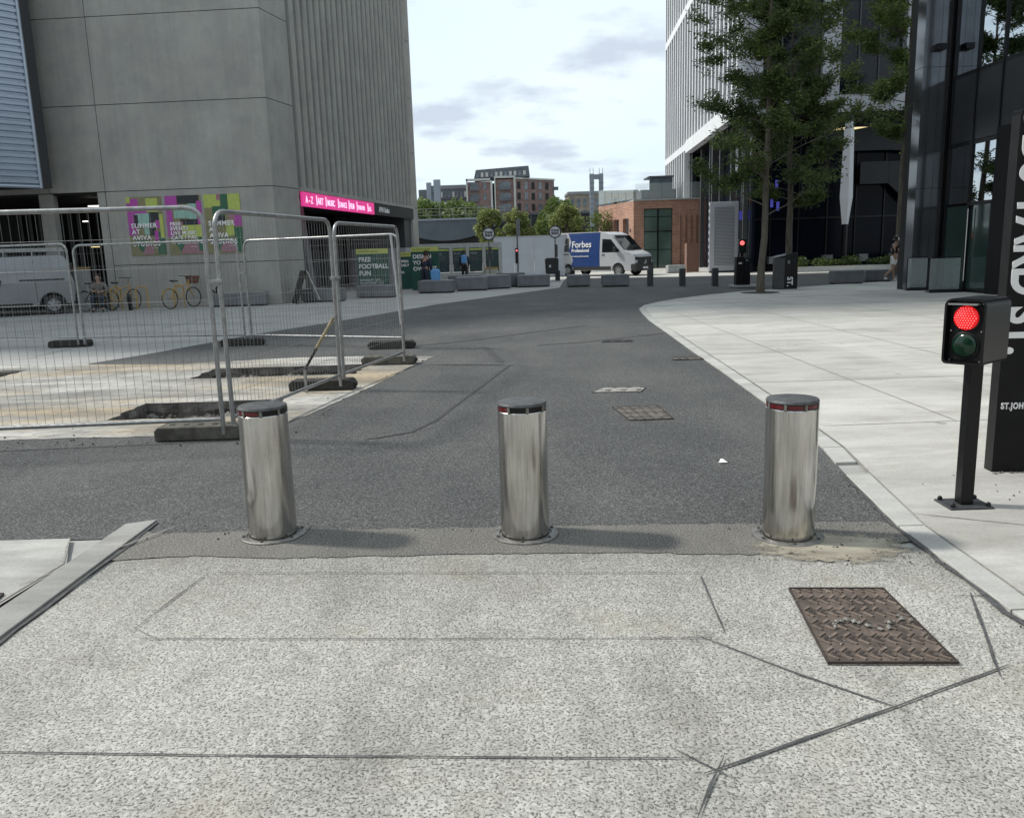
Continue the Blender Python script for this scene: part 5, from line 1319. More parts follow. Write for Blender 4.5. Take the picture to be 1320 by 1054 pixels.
# end column: glossy cladding panels facing the camera
ec = MB()
for z0, z1 in ((0, 3.1), (3.1, 6.6), (6.6, 10.1), (10.1, 14)):
    for x0, x1 in ((0.0, .24), (.24, .50), (.50, .80)):
        ec.b2(x0 + .004, x1 - .004, 0, .5, z0 + .006, z1 - .006)
ec.build('end_column', 'clad_gloss', rbd)
MB().b2(.02, .78, .02, .9, 0, 14).build('column_core', 'void_dark', rbd)
MB().b2(.81, .92, -.05, .4, 0, 14).build('corner_post', 'black_metal', rbd)
MB().b2(.30, .58, -.22, .0, 7.05, 7.22).build('camera_box', 'black_metal', rbd, bevel=.01)
mods = [0.25 + 1.2 * k for k in range(14)]
for k in range(13):
    a, b_ = mods[k], mods[k + 1]
    g_ = MB(); fbox(g_, a + .03, b_ - .03, -.02, .0, 6.25, 9.8); g_.build('window', 'glass_mirror', rbd)
    g_ = MB(); fbox(g_, a + .03, b_ - .03, -.02, .0, 10.0, 13.6); g_.build('window', 'glass_mirror', rbd)
    s_ = MB(); fbox(s_, a + .012, b_ - .012, -.03, .02, 4.32, 6.18); s_.build('spandrel', 'spandrel', rbd)
    g_ = MB(); fbox(g_, a + .03, b_ - .03, -.02, .0, 2.55 if k in (1,) else .12, 4.22 if k == 1 else 2.5); g_.build('shop_window', 'glass_lower' if 'glass_lower' in MATS else 'glass_mirror_dark' if 'glass_mirror_dark' in MATS else 'glass_mirror' if k == 1 else 'glass_green', rbd)
    if k != 1:
        g_ = MB(); fbox(g_, a + .03, b_ - .03, -.02, .0, 2.58, 4.22); g_.build('shop_window', 'glass_mirror', rbd)
fr = MB()
for a in mods: fbox(fr, a - .03, a + .03, -.05, .05, 0, 14)
for z in (4.25, 6.215, 9.9): fbox(fr, .25, 15.9, -.05, .03, z - .05, z + .05)
fbox(fr, .25, 15.9, -.05, .03, 0, .12)
fr.build('mullions', 'black_metal', rbd)
dr = MB(); fbox(dr, mods[1] + .03, mods[2] - .03, -.04, -.02, .12, 2.5); dro = dr.build('door', 'glass_green', rbd)
dh = MB(); q = F0 + FD * (mods[1] + .12) + FN * .09; x_, y_ = loc_(q.x, q.y); dh.tube([(x_, y_, .35), (x_, y_, 2.4)], .016, 8); dh.build('handle', 'chrome', dro)
df = MB(); fbox(df, mods[1], mods[1] + .07, -.04, .055, .0, 2.6); fbox(df, mods[2] - .07, mods[2], -.04, .055, 0, 2.6); fbox(df, mods[1], mods[2], -.04, .055, 2.5, 2.6); df.build('door_frame', 'black_metal', dro)
blk = MB(); blk.prism([loc_(*F0), loc_(13.42, 25.9), loc_(28, 25.9), loc_(28, 9), loc_(13.9, 9), loc_(13.55, 18)], 13.95, 14.1); blk.build('roof', 'dark_grey', rbd)
bw = MB(); q1 = F0 + FD * .2 - FN * 3.2; q2 = F0 + FD * 16 - FN * 3.2
bw.prism([loc_(q1.x, q1.y), loc_(q2.x, q2.y), loc_(q2.x + .2, q2.y), loc_(q1.x + .2, q1.y)], 0, 13.9); bw.b2(.92, 15, .35, .5, 0, 13.9); bw.build('inner_walls', 'dark_grey', rbd)
ff = MB(); 
for z in (4.25, 9.9): fbox(ff, .26, 15.8, -3.1, -.06, z - .1, z + .1)
ff.build('floors', 'mid_grey', rbd)
pf = MB(); fbox(pf, 2.7, 4.6, -.3, .10, 0, 4.5); pf.build('portal_fin', 'black_satin', rbd)
for z in (3.9,):
    for k in range(5):
        m_ = MB(); q = F0 + FD * (1 + k * 2.3) - FN * 1.5; x_, y_ = loc_(q.x, q.y); m_.box((x_, y_, z), (.5, .12, .04)); m_.build('ceiling_light', 'lamp_white', rbd)

# glass wind screens by the entrance
def windscreen(x, y, L, rz, label):
    t = thing('wind_screen', (x, y, PH), rz, label, 'wind screen', 'clear cafe wind screens by the glass entrance')
    MB().add([(0, -.20, 0), (L, -.20, 0), (L, .20, 0), (0, .20, 0), (0.02, -.04, .085), (L - .02, -.04, .085), (L - .02, .04, .085), (0.02, .04, .085)], [(0, 3, 2, 1), (4, 5, 6, 7), (0, 1, 5, 4), (1, 2, 6, 5), (2, 3, 7, 6), (3, 0, 4, 7)]).build('base', 'black_metal', t)
    c = .06; f = MB()
    f.tube([(.02, 0, .06)] + arc(c + .02, 1.02 - c, c, math.pi, math.pi / 2, 4) + arc(L - c - .02, 1.02 - c, c, math.pi / 2, 0, 4) + [(L - .02, 0, .06)], .013, 8); f.build('frame', 'black_metal', t, smooth=True)
    MB().b2(.03, L - .03, -.004, .004, .09, .99).build('glass_pane', 'glass_clear', t)
    return t
windscreen(12.42, 25.9, .62, -.25, 'left clear wind screen before the dark end column')
windscreen(12.42, 24.55, .92, -.12, 'right clear wind screen in front of the glass door')

# ------------------------------------------------------------------ office tower with white fins
tw = thing('office_tower', (12.9, 46.0, 0), 0, 'tall office tower with white vertical fins, grey frame and black glass base', 'building')
TH = 46.0
LFd = Vector((14.60 - 12.9, 28.0)).normalized(); LFn = Vector((-LFd.y, LFd.x)); LL = 30.0
if LFn.x > 0: LFn = -LFn
def lbox(mb, s0, s1, d0, d1, z0, z1, mi=0):
    pts = [LFd * s0 + LFn * d0, LFd * s1 + LFn * d0, LFd * s1 + LFn * d1, LFd * s0 + LFn * d1]
    return mb.prism([(p.x, p.y) for p in pts], z0, z1, mi)
nf_ = 24
for k in range(nf_ + 1):
    s = .12 + k * (LL - .3) / nf_
    f_ = MB(); lbox(f_, s, s + .30, -.02, .42, 9.2 if s < 17.5 else 4.6, TH); f_.build('fin', 'tower_white', tw)
bdz = MB()
for z in (18.2, 27.4, 36.6): lbox(bdz, 0, LL, -.02, .44, z, z + .55)
lbox(bdz, 0, 17.6, -.3, .50, 8.35, 9.2); lbox(bdz, 17.7, LL, -.02, .44, 8.6, 9.1); bdz.build('floor_bands', 'tower_white', tw)
lg = MB()
for z0, z1 in ((4.6, 8.6), (9.2, 18.2), (18.75, 27.4), (27.95, 36.6), (37.15, TH)):
    lbox(lg, 17.7 if z0 < 5 else .0, LL, -.16, -.06, z0, z1)
lg.build('side_glazing', 'glass_tower', tw)
lbw = MB()
for k in range(9): lbox(lbw, 1 + k * 3.5, 1.25 + k * 3.5, -.5, -.25, 0, 8.35)
lbw.build('ground_mullions', 'dark_grey', tw)
lb_ = MB(); lbox(lb_, .4, LL, -.75, -.6, 0, 8.4); lb_.build('side_base_glazing', 'glass_tower', tw)
# front
FW = 24.0
for x0 in (0.0, 4.08, 8.45, 12.85, 17.2, 21.6):
    gc = MB()
    for z in range(0, 12):
        gc.b2(x0 + .004, x0 + .92, -.02, .5, 9.25 + z * 3.1 + .01, 9.25 + (z + 1) * 3.1 - .01)
    gc.build('front_column', 'tower_grey', tw)
gb = MB()
for k in range(8): gb.b2(k * 3.02 + .006, (k + 1) * 3.02 - .006, -.03, .5, 8.36, 9.24)
gb.build('front_beam', 'tower_grey', tw)
for x0 in (0.0, 4.08, 8.45, 12.85, 17.2):
    for z in range(6):
        zb_ = 9.27 + z * 6.2
        for q in range(3):
            xa = x0 + .93 + q * 1.08
            if xa + 1.05 > x0 + 4.3: continue
            MB().b2(xa, xa + 1.03, .30, .36, zb_, zb_ + 4.7).build('window', 'glass_tower', tw)
sp2 = MB()
for x0 in (0.0, 4.08, 8.45, 12.85, 17.2):
    for z in range(6): sp2.b2(x0 + .93, x0 + 4.2, .24, .40, 9.27 + z * 6.2 + 4.72, 9.27 + (z + 1) * 6.2 - .02)
sp2.build('front_spandrels', 'spandrel', tw)
fm = MB()
for x0 in (0.0, 4.08, 8.45, 12.85, 17.2):
    for q in (1, 2): fm.b2(x0 + .93 + q * 1.08 - .06, x0 + .93 + q * 1.08, .22, .34, 9.27, 44)
fm.build('front_mullions', 'dark_grey', tw)
MB().b2(.3, FW, .55, 1.0, 8.3, TH).build('front_core', 'void_dark', tw)
MB().add([(.1, .5, TH), (FW, .5, TH), (FW, 30, TH), (1.9, 30, TH)], [(0, 1, 2, 3)]).build('roof', 'mid_grey', tw)
MB().add([(0, 0, 8.34), (FW, 0, 8.34), (FW, 30, 8.34), (1.8, 30, 8.34)], [(0, 1, 2, 3)]).build('soffit', 'black_satin', tw)
MB().b2(FW, FW + .3, 0, 30, 0, TH).build('end_wall', 'tower_grey', tw)
# recessed black glass base
for k in range(14):
    MB().b2(.6 + k * 1.62, .6 + k * 1.62 + 1.56, 2.2, 2.26, .35, 8.3).build('lobby_window', 'glass_lobby', tw)
bm_ = MB()
for k in range(15): bm_.b2(.53 + k * 1.62, .60 + k * 1.62, 2.1, 2.3, 0, 8.3)
for z in (.2, 2.9, 5.6): bm_.b2(.5, 23.3, 2.12, 2.3, z, z + .09)
bm_.b2(.5, 23.3, 2.3, 9, 0, .2); bm_.build('lobby_frames', 'black_metal', tw)
MB().b2(.5, 23.5, 9, 9.2, 0, 8.3).build('lobby_back_wall', 'dark_grey', tw)
# white spindle column in front
cs = MB()
def dia(z, w_, d): return [(-w_, 0, z), (0, -d, z), (w_, 0, z), (0, d, z)]
vs = dia(2.45, .17, .17) + dia(3.95, .36, .30) + dia(7.3, .28, .24) + dia(7.95, .22, .2)
cs.add(vs, [(i, (i + 1) % 4, (i + 1) % 4 + 4, i + 4) for i in range(4)] + [(i + 4, (i + 1) % 4 + 4, (i + 1) % 4 + 8, i + 8) for i in range(4)] + [(i + 8, (i + 1) % 4 + 8, (i + 1) % 4 + 12, i + 12) for i in range(4)] + [(3, 2, 1, 0), (12, 13, 14, 15)])
cs.build('spindle_column', 'tower_white', tw, loc=(5.75, .3, 0))
MB().tube([(0, 0, 0), (0, 0, 2.5)], .17, 8).build('column_foot', 'black_metal', tw, loc=(5.75, .3, 0))
MB().tube([(0, 0, 7.9), (0, 0, 8.36)], .24, 8).build('column_head', 'black_metal', tw, loc=(5.75, .3, 0))
# stairs seen through the lobby glass: balustrades
sb = MB()
sb.vprism([(7.0, 4.7), (8.6, 4.7), (8.6, 5.9), (7.0, 5.9)], 1.6, 1.66)
sb.vprism([(8.62, 4.7), (10.4, 3.0), (10.4, 5.9), (8.62, 5.9)], 1.62, 1.68)
sb.build('stair_balustrade', 'lobby_grey', tw)
sb = MB(); sb.vprism([(5.0, 6.5), (8.6, 6.5), (10.8, 6.3), (8.9, 8.0), (5.0, 7.4)], 1.5, 1.56); sb.build('landing_panel', 'lobby_grey', tw)
MB().b2(5.2, 8.0, 1.7, 1.8, 7.66, 7.78).build('ceiling_strip', 'lamp_warm', tw)
for x, z in ((2.15, 3.6), (2.5, 3.4), (2.4, 4.6), (.9, 2.9), (.4, 2.95)):
    MB().b2(x, x + .16, 2.05, 2.1, z, z + .5).build('blue_display', 'blue_led', tw)
for x in (5.0, 7.0, 8.8, 1.9): MB().b2(x, x + .5, 1.2, 1.6, .45, .85).build('lobby_seat', 'mid_grey', tw)
# grey slatted screen unit
gs = thing('service_screen', (11.65, 48.2, .0), R(-4), 'tall grey louvred service screen standing left of the tower base', 'screen')
MB().b2(0, 1.62, 0, .4, .12, 4.0).build('panel_frame', 'tower_grey', gs, bevel=.02)
MB().b2(.28, 1.38, -.03, .0, .45, 3.7).build('louvre_panel', 'mid_grey', gs)
lv = MB()
for k in range(40): lv.b2(.30, 1.36, -.045, -.03, .5 + k * .08, .53 + k * .08)
lv.build('slats', 'tower_grey', gs)
pe = MB()
for k in range(9): pe.b2(-.012, .0, .1, .3, .4 + k * .4, .62 + k * .4)
pe.build('side_slots', 'void_dark', gs)
MB().b2(.05, 1.55, .05, .35, 0, .12).build('plinth', 'dark_grey', gs)
tcb = MB().b2(0, .75, 0, .6, 0, 1.75).build('utility_cabinet', 'terracotta', loc=(10.95, 51.0, 0)); tag(tcb, 'reddish brown utility cabinet left of the grey service screen', 'cabinet')

# planting bed along tower foot
bed = MB(); bed.b2(15.5, 36, 44.8, 46.0, 0, .28); struct('planting_bed', bed, 'pave_grey')
def leaf_cloud(cs_, n, size, rnd, flat=.5):
    """leaf-sized two-triangle faces scattered through ellipsoids"""
    import numpy as np
    rs = np.random.RandomState(rnd)
    P = []
    wts = np.array([c[3] * c[4] * c[5] for c in cs_]); wts = wts / wts.sum()
    for c, w_ in zip(cs_, wts):
        m_ = int(n * w_) + 1
        d = rs.normal(size=(m_, 3)); d /= np.linalg.norm(d, axis=1)[:, None]
        r = rs.uniform(0.05, 1, m_) ** .6
        P.append(np.array(c[:3]) + d * r[:, None] * np.array(c[3:6]))
    P = np.concatenate(P)
    return leaf_faces(P, size, rs)
def leaf_faces(P, size, rs, asp=.45):
    import numpy as np
    n = len(P)
    a = rs.normal(size=(n, 3)); a[:, 2] *= .6; a /= np.linalg.norm(a, axis=1)[:, None]
    b_ = np.cross(a, rs.normal(size=(n, 3))); b_ /= np.linalg.norm(b_, axis=1)[:, None]
    s = size * rs.uniform(.6, 1.4, n)[:, None]
    q = np.stack([P - a * s, P + b_ * s * asp, P + a * s, P - b_ * s * asp], 1).reshape(-1, 3)
    return q
def leaves_obj(name, q, matn, parent=None, loc=(0, 0, 0)):
    import numpy as np
    n = len(q) // 4
    me = bpy.data.meshes.new(name)
    me.vertices.add(len(q)); me.vertices.foreach_set('co', q.astype('f').ravel())
    me.loops.add(len(q)); me.loops.foreach_set('vertex_index', np.arange(len(q), dtype='i'))
    me.polygons.add(n); me.polygons.foreach_set('loop_start', np.arange(0, len(q), 4, dtype='i'))
    me.polygons.foreach_set('loop_total', np.full(n, 4, dtype='i'))
    me.update(calc_edges=True); me.validate()
    me.materials.append(MATS[matn])
    o = bpy.data.objects.new(name, me); COL.objects.link(o); o.location = loc
    if parent: o.parent = parent
    return o
cl_ = [(16 + k * 1.0 + random.uniform(-.3, .3), 45.4, .42 + random.uniform(0, .15), .65, .5, random.uniform(.18, .4)) for k in range(18)]
tag(leaves_obj('shrubs', leaf_cloud(cl_, 6000, .07, 5), 'leaf_dark'), kind='stuff')

# ------------------------------------------------------------------ trees
def grow_tree(name, loc, label, H_, base_r, first, spread, leafm, seed, nleaf=26, lsize=.075, leaf_r=.34, group='honey locust trees on the pavement', cat='tree', up=.35, levels=3, nb=22):
    import numpy as np
    rnd = random.Random(seed)
    t = thing(name, loc, 0, label, cat, group)
    tr = MB(); tips = []
    # trunk
    pts = []; rs = []; x = y = 0
    N = 14
    for i in range(N + 1):
        f = i / N
        pts.append((x, y, H_ * f)); rs.append(base_r * (1 - .82 * f) * (1.25 if i == 0 else 1))
        x += rnd.gauss(0, .018 * H_ / 10); y += rnd.gauss(0, .018 * H_ / 10)
    tr.tube(pts, rs, 10)
    def branch(p, d, L, r, lev):
        n = 6; ps = [p]; q = p
        for i in range(n):
            d = (d + Vector((rnd.gauss(0, .15), rnd.gauss(0, .15), rnd.gauss(.02, .09)))).normalized()
            q = q + d * (L / n); ps.append(q)
            if lev >= levels - 1 or (lev == levels - 2 and i > 2): tips.append(q); tips.append(q - d * (L / n) * .5)
        tr.tube(ps, [max(.004, r * (1 - .78 * i / n)) for i in range(n + 1)], 5 if lev else 6, caps=False)
        if lev < levels - 1:
            for k in range(rnd.randint(5, 7)):
                i = rnd.randint(2, n); b_ = ps[i]
                s = d.cross(Vector((0, 0, 1))).normalized() * rnd.choice((-1, 1))
                nd = (d * .8 + s * rnd.uniform(.4, 1.1) + Vector((0, 0, rnd.uniform(-.25, .45)))).normalized()
                branch(b_, nd, L * rnd.uniform(.35, .6), r * .42, lev + 1)
    for k in range(nb):
        f = first + (1 - first) * (k + rnd.random() * .6) / nb
        i = min(N - 1, int(f * N)); p = Vector(pts[i]).lerp(Vector(pts[i + 1]), f * N - i)
        a = k * 2.4 + rnd.uniform(-.4, .4)
        L = spread * rnd.choice((.55, .8, 1.0, 1.1)) * (1.0 - .62 * ((f - first) / (1 - first)) ** 1.3) * rnd.uniform(.7, 1.12)
        if f < first + .12: L *= .75
        d = Vector((math.cos(a), math.sin(a), up + rnd.uniform(-.1, .25))).normalized()
        branch(p, d, L, base_r * .24 * (1 - .6 * f), 0)
    tr.build('trunk', 'bark', t, smooth=True, fix=False)
    rs_ = np.random.RandomState(seed)
    T = np.array([tuple(p) for p in tips])
    # feathery sprays: leaves in flat clusters round the twigs, some twigs bare
    # whole twigs here and there stay bare, so gaps open between the sprays
    cell = np.floor(T / .55).astype(int); hsh = (cell[:, 0] * 73856093 ^ cell[:, 1] * 19349663 ^ cell[:, 2] * 83492791) % 100
    T = T[(hsh > 34) & (rs_.rand(len(T)) > .1)]
    cnt = (nleaf * rs_.uniform(.2, 1.8, len(T))).astype(int)
    P = np.repeat(T, cnt, axis=0); off = rs_.normal(size=P.shape) * np.array([leaf_r, leaf_r, leaf_r * .62]) * .66
    q = leaf_faces(P + off, lsize, rs_, .42)
    leaves_obj('crown', q, leafm, t)
    return t
grow_tree('street_tree', (8.25, 27.14, .02), 'nearest pavement tree with dark feathery crown rising out of the top of the photo', 12.5, .118, .19, 2.75, 'leaf_dark', 22, nleaf=9, lsize=.052, leaf_r=.19, nb=32, up=.42)
grow_tree('street_tree', (9.98, 29.6, .02), 'second tree whose trunk rises behind the black waist-high totem', 9.5, .13, .28, 2.0, 'leaf_dark', 33, nleaf=9, lsize=.055, leaf_r=.19, nb=18, up=.4)
grow_tree('street_tree', (17.6, 37.6, .0), 'lighter green tree before the black lobby, left of the glossy end column', 14.5, .14, .36, 2.7, 'leaf_mid', 44, nleaf=9, lsize=.068, leaf_r=.23, nb=26, up=.4)
gt = MB(); gt.lathe([(.62, 0), (.62, .006)], n=24); gto = gt.build('tree_disc', 'rubber', loc=(8.25, 27.14, .022)); tag(gto, 'dark round disc round the foot of the nearest pavement tree', 'tree grate')  # flat dark disc laid round the trunk foot
# bushy trees behind the hoarding
def bushy(loc, label, H_, Rr, seed, m='leaf_pale', n=13000, size=.095, group='bushy trees beyond the hoarding'):
    t = thing('bushy_tree', loc, 0, label, 'tree', group); rnd = random.Random(seed)
    tr = MB(); tr.tube([(0, 0, 0), (.05, 0, H_ * .4), (0, .1, H_ * .85)], [.16, .11, .03], 8)
    cs_ = []
    for k in range(30):
        a = rnd.uniform(0, 6.28); z = rnd.uniform(.25, .88) * H_; rr = Rr * (1 - abs(z / H_ - .5) * 1.15) * rnd.uniform(.3, 1)
        p = (rr * math.cos(a), rr * math.sin(a), z); cs_.append((*p, Rr * rnd.uniform(.22, .46), Rr * rnd.uniform(.22, .46), Rr * rnd.uniform(.2, .5)))
        tr.tube([(0, 0, z * .7), p], [.05, .015], 5, caps=False)
    tr.build('trunk', 'bark', t, smooth=True, fix=False)
    leaves_obj('crown', leaf_cloud(cs_, n, size, seed), m, t)
    return t
bushy((-1.0, 60, 0), 'pale green bushy tree above the hoarding left of the dark post', 4.9, 1.25, 3)
bushy((.7, 61, 0), 'taller pale green bushy tree directly behind the dark post', 4.8, 1.35, 4)
bushy((4.2, 60, 0), 'pale green bushy tree behind the tail of the blue and white van', 5.0, 1.45, 5)
bushy((7.9, 68, 0), 'sparse low tree before the dark viaduct beside the brick pavilion', 4.8, 1.6, 7, 'leaf_mid', 4000)
bushy((-11.5, 130, 0), 'green tree beyond the blue roof at the left end', 9.8, 4.5, 8, 'leaf_mid', 8000, .3, 'green trees before the flats')
bushy((-5.8, 132, 0), 'green tree beyond the blue roof beneath the brick flats', 9.4, 4.6, 9, 'leaf_mid', 8000, .3, 'green trees before the flats')
bushy((8.0, 135, 0), 'green tree beneath the right end of the brick flats', 9.9, 4.0, 10, 'leaf_mid', 7000, .3, 'green trees before the flats')
wv = MB().vprism([(-1.3, 0), (1.3, 0), (1.3, .9), (.9, 1.55), (-1.2, 1.6)], -.8, .8); wvo = wv.build('white_vehicle', 'white_paint', loc=(3.2, 56, 1.35), bevel=.12)
bpy.data.objects.remove(wvo)

# ------------------------------------------------------------------ brick pavilion
bp = thing('brick_pavilion', (9.56, 63.2, 0), 0, 'low red brick pavilion with tall green glazed doors and glass roof balustrade', 'building')
bp.scale = (.8, .8, .9)
bw_ = MB()
bw_.b2(0, .95, 0, .5, 0, 4.9); bw_.b2(3.65, 6.4, 0, .5, 0, 4.9); bw_.b2(0, 6.4, 0, .5, 4.9, 5.55)
# left return wall, going away to the left
ld_ = Vector((-2.4, 9.0)).normalized()
for s0, s1, z0, z1 in ((0.02, 1.2, 0, 5.55), (2.6, 3.6, 0, 4.2), (5.0, 9, 0, 4.2), (1.2, 9, 4.2, 5.55)):
    a, b_ = ld_ * s0, ld_ * s1; nn = Vector((ld_.y, -ld_.x)) * .4
    bw_.prism([(a.x, a.y + .0), (b_.x, b_.y), (b_.x + nn.x, b_.y + nn.y), (a.x + nn.x, a.y + nn.y)], z0, z1)
bw_.build('brick_walls', 'brick', bp)
for (x0, x1) in ((.97, 2.28), (2.34, 3.63)):
    for (z0, z1) in ((.05, 1.5), (1.56, 3.0), (3.06, 4.2), (4.26, 4.85)):
        MB().b2(x0 + .04, x1 - .04, .2, .26, z0, z1).build('window', 'glass_sage', bp)
MB().b2(.95, 3.65, .27, .34, 0, 4.9).b2(2.27, 2.35, .1, .27, 0, 4.9).b2(.95, 3.65, .14, .27, 3.0, 3.06).build('door_frame', 'black_metal', bp)
MB().b2(-.05, 6.45, -.08, 6, 5.56, 5.68).build('roof_slab', 'frame_pale', bp)
for k in range(5): MB().b2(.15 + k * 1.25, .15 + k * 1.25 + 1.2, -.02, .02, 5.72, 6.95).build('balustrade_pane', 'glass_clear', bp)
for k in range(5):
    a, b_ = ld_ * (k * 1.8 + .1), ld_ * (k * 1.8 + 1.8)
    MB().add([(a.x, a.y, 5.72), (b_.x, b_.y, 5.72), (b_.x, b_.y, 6.95), (a.x, a.y, 6.95), (a.x + .03, a.y, 5.72), (b_.x + .03, b_.y, 5.72), (b_.x + .03, b_.y, 6.95), (a.x + .03, a.y, 6.95)], [(0, 1, 2, 3), (7, 6, 5, 4), (0, 4, 5, 1), (3, 2, 6, 7)]).build('balustrade_pane', 'glass_clear', bp)
MB().b2(-.4, -.3, -.2, .0, 3.0, 3.3).build('wall_lamp', 'dark_grey', bp)
MB().b2(1.2, 4.6, 3, 6, 5.7, 6.6).build('roof_room', 'far_slate', bp)
MB().b2(2.0, 4.2, 2.9, 3.2, 6.6, 7.6).b2(1.9, 4.3, 2.8, 6, 7.6, 7.72).build('roof_plant', 'far_slate', bp)
MB().b2(2.2, 4.0, 2.84, 2.89, 6.9, 7.5).build('roof_window', 'win_far', bp)
g2 = MB()
for k in range(4): g2.b2(4.35 + k * .5, 4.35 + k * .5 + .10, -.12, -.02, .05, 4.3)
g2.build('timber_fins', 'terracotta', bp)
# ------------------------------------------------------------------ blue curved roof hall and viaduct
bh = thing('blue_roof_hall', (-16, 118, 0), 0, 'low dark hall with a curved blue roof edge behind the display wall', 'building')
m_ = MB(); arcp = [(x, 3.3 + 2.4 * ((x - 7.5) / 8.0) ** 2 if abs(x - 7.5) < 8 else 5.7) for x in [k * .8 for k in range(20)]]
m_.vprism([(0, 6.1), (0, 5.0)] + [(x, z) for x, z in arcp if 0 < x] + [(15.6, 6.1)], -.5, 0); m_.build('curved_fascia', 'roof_blue', bh)
MB().b2(-6, 16, .2, 12, 0, 5.4).build('wall', 'void_dark', bh)
MB().b2(-6, 16.2, -.7, 12, 6.1, 6.35).build('roof_edge', 'steel_blue', bh)
ra = MB()
for k in range(12): ra.tube([(-4 + k * 1.8, -.4, 6.3), (-4 + k * 1.8, -.4, 7.7)], .04, 5)
for z in (6.8, 7.25, 7.7): ra.tube([(-4, -.4, z), (15.8, -.4, z)], .035, 5)
ra.build('railing', 'mid_grey', bh)
wa = MB(); wa.vprism([(-8.5, 3.2), (-4.0, 3.2), (-4.0, 5.7), (-5.2, 5.2), (-8.5, 4.6)], -.3, -.1); wa.build('brick_arch', 'brick_brown', bh)
vd = thing('railway_viaduct', (-2, 140, 0), 0, 'long dark railway viaduct wall crossing behind the trees', 'viaduct')
MB().b2(0, 44, 0, 4, 0, 7.4).build('wall', 'viaduct', vd)
vr = MB()
for k in range(23): vr.b2(k * 2, k * 2 + .22, -.15, 0, 3.2, 7.3)
vr.b2(0, 44, -.2, 0, 7.4, 7.75); vr.b2(0, 44, -.2, 0, 2.9, 3.2); vr.build('ribs', 'far_slate', vd)
# grey twin lift towers
lt_ = thing('steel_gantry', (13.2, 132, 0), 0, 'grey steel gantry of two towers joined by a top beam, above the viaduct', 'gantry')
for x in (0, 1.45): MB().b2(x, x + .62, 0, 1, 5, 13.0).build('tower', 'steel_blue', lt_)
MB().b2(0, 2.07, .1, .9, 12.2, 12.9).build('top_beam', 'steel_blue', lt_)
an = MB()
for x in (.05, .55, 1.5, 2.0): an.tube([(x, .5, 13), (x, .5, 13.9)], .04, 5)
for z in range(8): an.b2(-.08, .70, -.05, .0, 6 + z * .8, 6.08 + z * .8); an.b2(1.38, 2.14, -.05, .0, 6 + z * .8, 6.08 + z * .8)
an.build('rails', 'mid_grey', lt_)

# ------------------------------------------------------------------ far flats
WIN = {}
def window_mesh(w_, h, m1='win_far'):
    key = (round(w_, 2), round(h, 2), m1)
    if key not in WIN:
        o = MB().b2(-w_ / 2, w_ / 2, -.06, .02, -h / 2, h / 2).build('window', m1); WIN[key] = o.data; bpy.data.objects.remove(o)
    return WIN[key]
def put_win(parent, x, y, z, w_, h, rz=0, m1='win_far'):
    o = bpy.data.objects.new('window', window_mesh(w_, h, m1)); COL.objects.link(o); o.parent = parent
    o.location = (x, y, z); o.rotation_euler = (0, 0, rz)
af = thing('apartment_block', (-9.7, 220, 0), 0, 'red brick apartment block with white frames and grey top storey', 'building')
MB().b2(0, 5.9, 0, 14, 0, 19.4).b2(6.9, 12.0, 0, 14, 0, 19.9).build('brick_wall', 'brick_far', af)
s3 = MB(); a = Vector((12.3, 0)); b_ = Vector((22.9, 9)); dd = (b_ - a).normalized(); nn = Vector((-dd.y, dd.x)) * 6
s3.prism([(a.x, a.y), (b_.x, b_.y), (b_.x + nn.x, b_.y + nn.y), (a.x + nn.x, a.y + nn.y)], 0, 19.9); s3.build('brick_wing', 'brick_far', af)
fr = MB()
for x0, x1 in ((-.4, 0), (5.9, 6.4), (6.9, 7.2), (11.9, 12.4)): fr.b2(x0, x1, -.5, .5, 0, 20.2)
fr.b2(-.4, 6.4, -.5, .5, 19.7, 20.2); fr.b2(6.9, 12.4, -.5, .5, 20.2, 20.7); fr.build('white_frames', 'far_pale', af)
wt = MB(); nn2 = Vector((dd.y, -dd.x)) * .3
wt.prism([(a.x, a.y), (b_.x, b_.y), (b_.x + nn2.x, b_.y + nn2.y), (a.x + nn2.x, a.y + nn2.y)], 19.9, 20.3); wt.build('wing_parapet', 'far_pale', af)
MB().b2(6.4, 6.9, .6, 2, 0, 19).build('recess', 'void_dark', af)
MB().vprism([(1.6, 20.1), (16.2, 20.5), (15.9, 23.2), (2.2, 22.5)], 1, 9).build('top_storey', 'far_slate', af)
for k in range(11): put_win(af, 2.6 + k * 1.22, .98, 21.2 + k * .03, .7, 1.1, m1='far_pale' if k % 3 else 'win_far')
for fz_ in range(6):
    z = 4.0 + fz_ * 2.75
    put_win(af, 1.7, -.04, z + .6, 2.2, 1.7); put_win(af, 4.4, -.04, z + .6, .8, 1.6)
    put_win(af, 9.6, -.04, z + .6, 2.9, 1.7)
    MB().b2(.6, 2.9, -1.1, -.06, z - .55, z - .4).b2(.6, 2.9, -1.12, -1.06, z - .4, z + .35).build('balcony', 'far_slate', af)
    MB().b2(8.1, 11.1, -1.1, -.06, z - .55, z - .4).b2(8.1, 11.1, -1.12, -1.06, z - .4, z + .35).build('balcony', 'far_slate', af)
    for k in range(5):
        q = a + dd * (1.2 + k * 2.5); put_win(af, q.x + nn2.x * .1, q.y + nn2.y * .1, z + .6, 1.1, 1.8, math.atan2(dd.y, dd.x), 'win_far' if k % 2 else 'void_dark')
    MB().b2(22.0, 24.0, 8.6, 8.75, z - .4, z + .5).build('balcony', 'far_slate', af)
ag = thing('apartment_block', (-24, 235, 0), 0, 'long dark grey apartment block left of the brick one', 'building')
MB().b2(0, 14.6, 0, 12, 0, 19.0).build('wall', 'far_slate', ag)
MB().b2(4.4, 14.4, -.2, 12, 19.0, 20.0).build('roof', 'far_grey', ag)
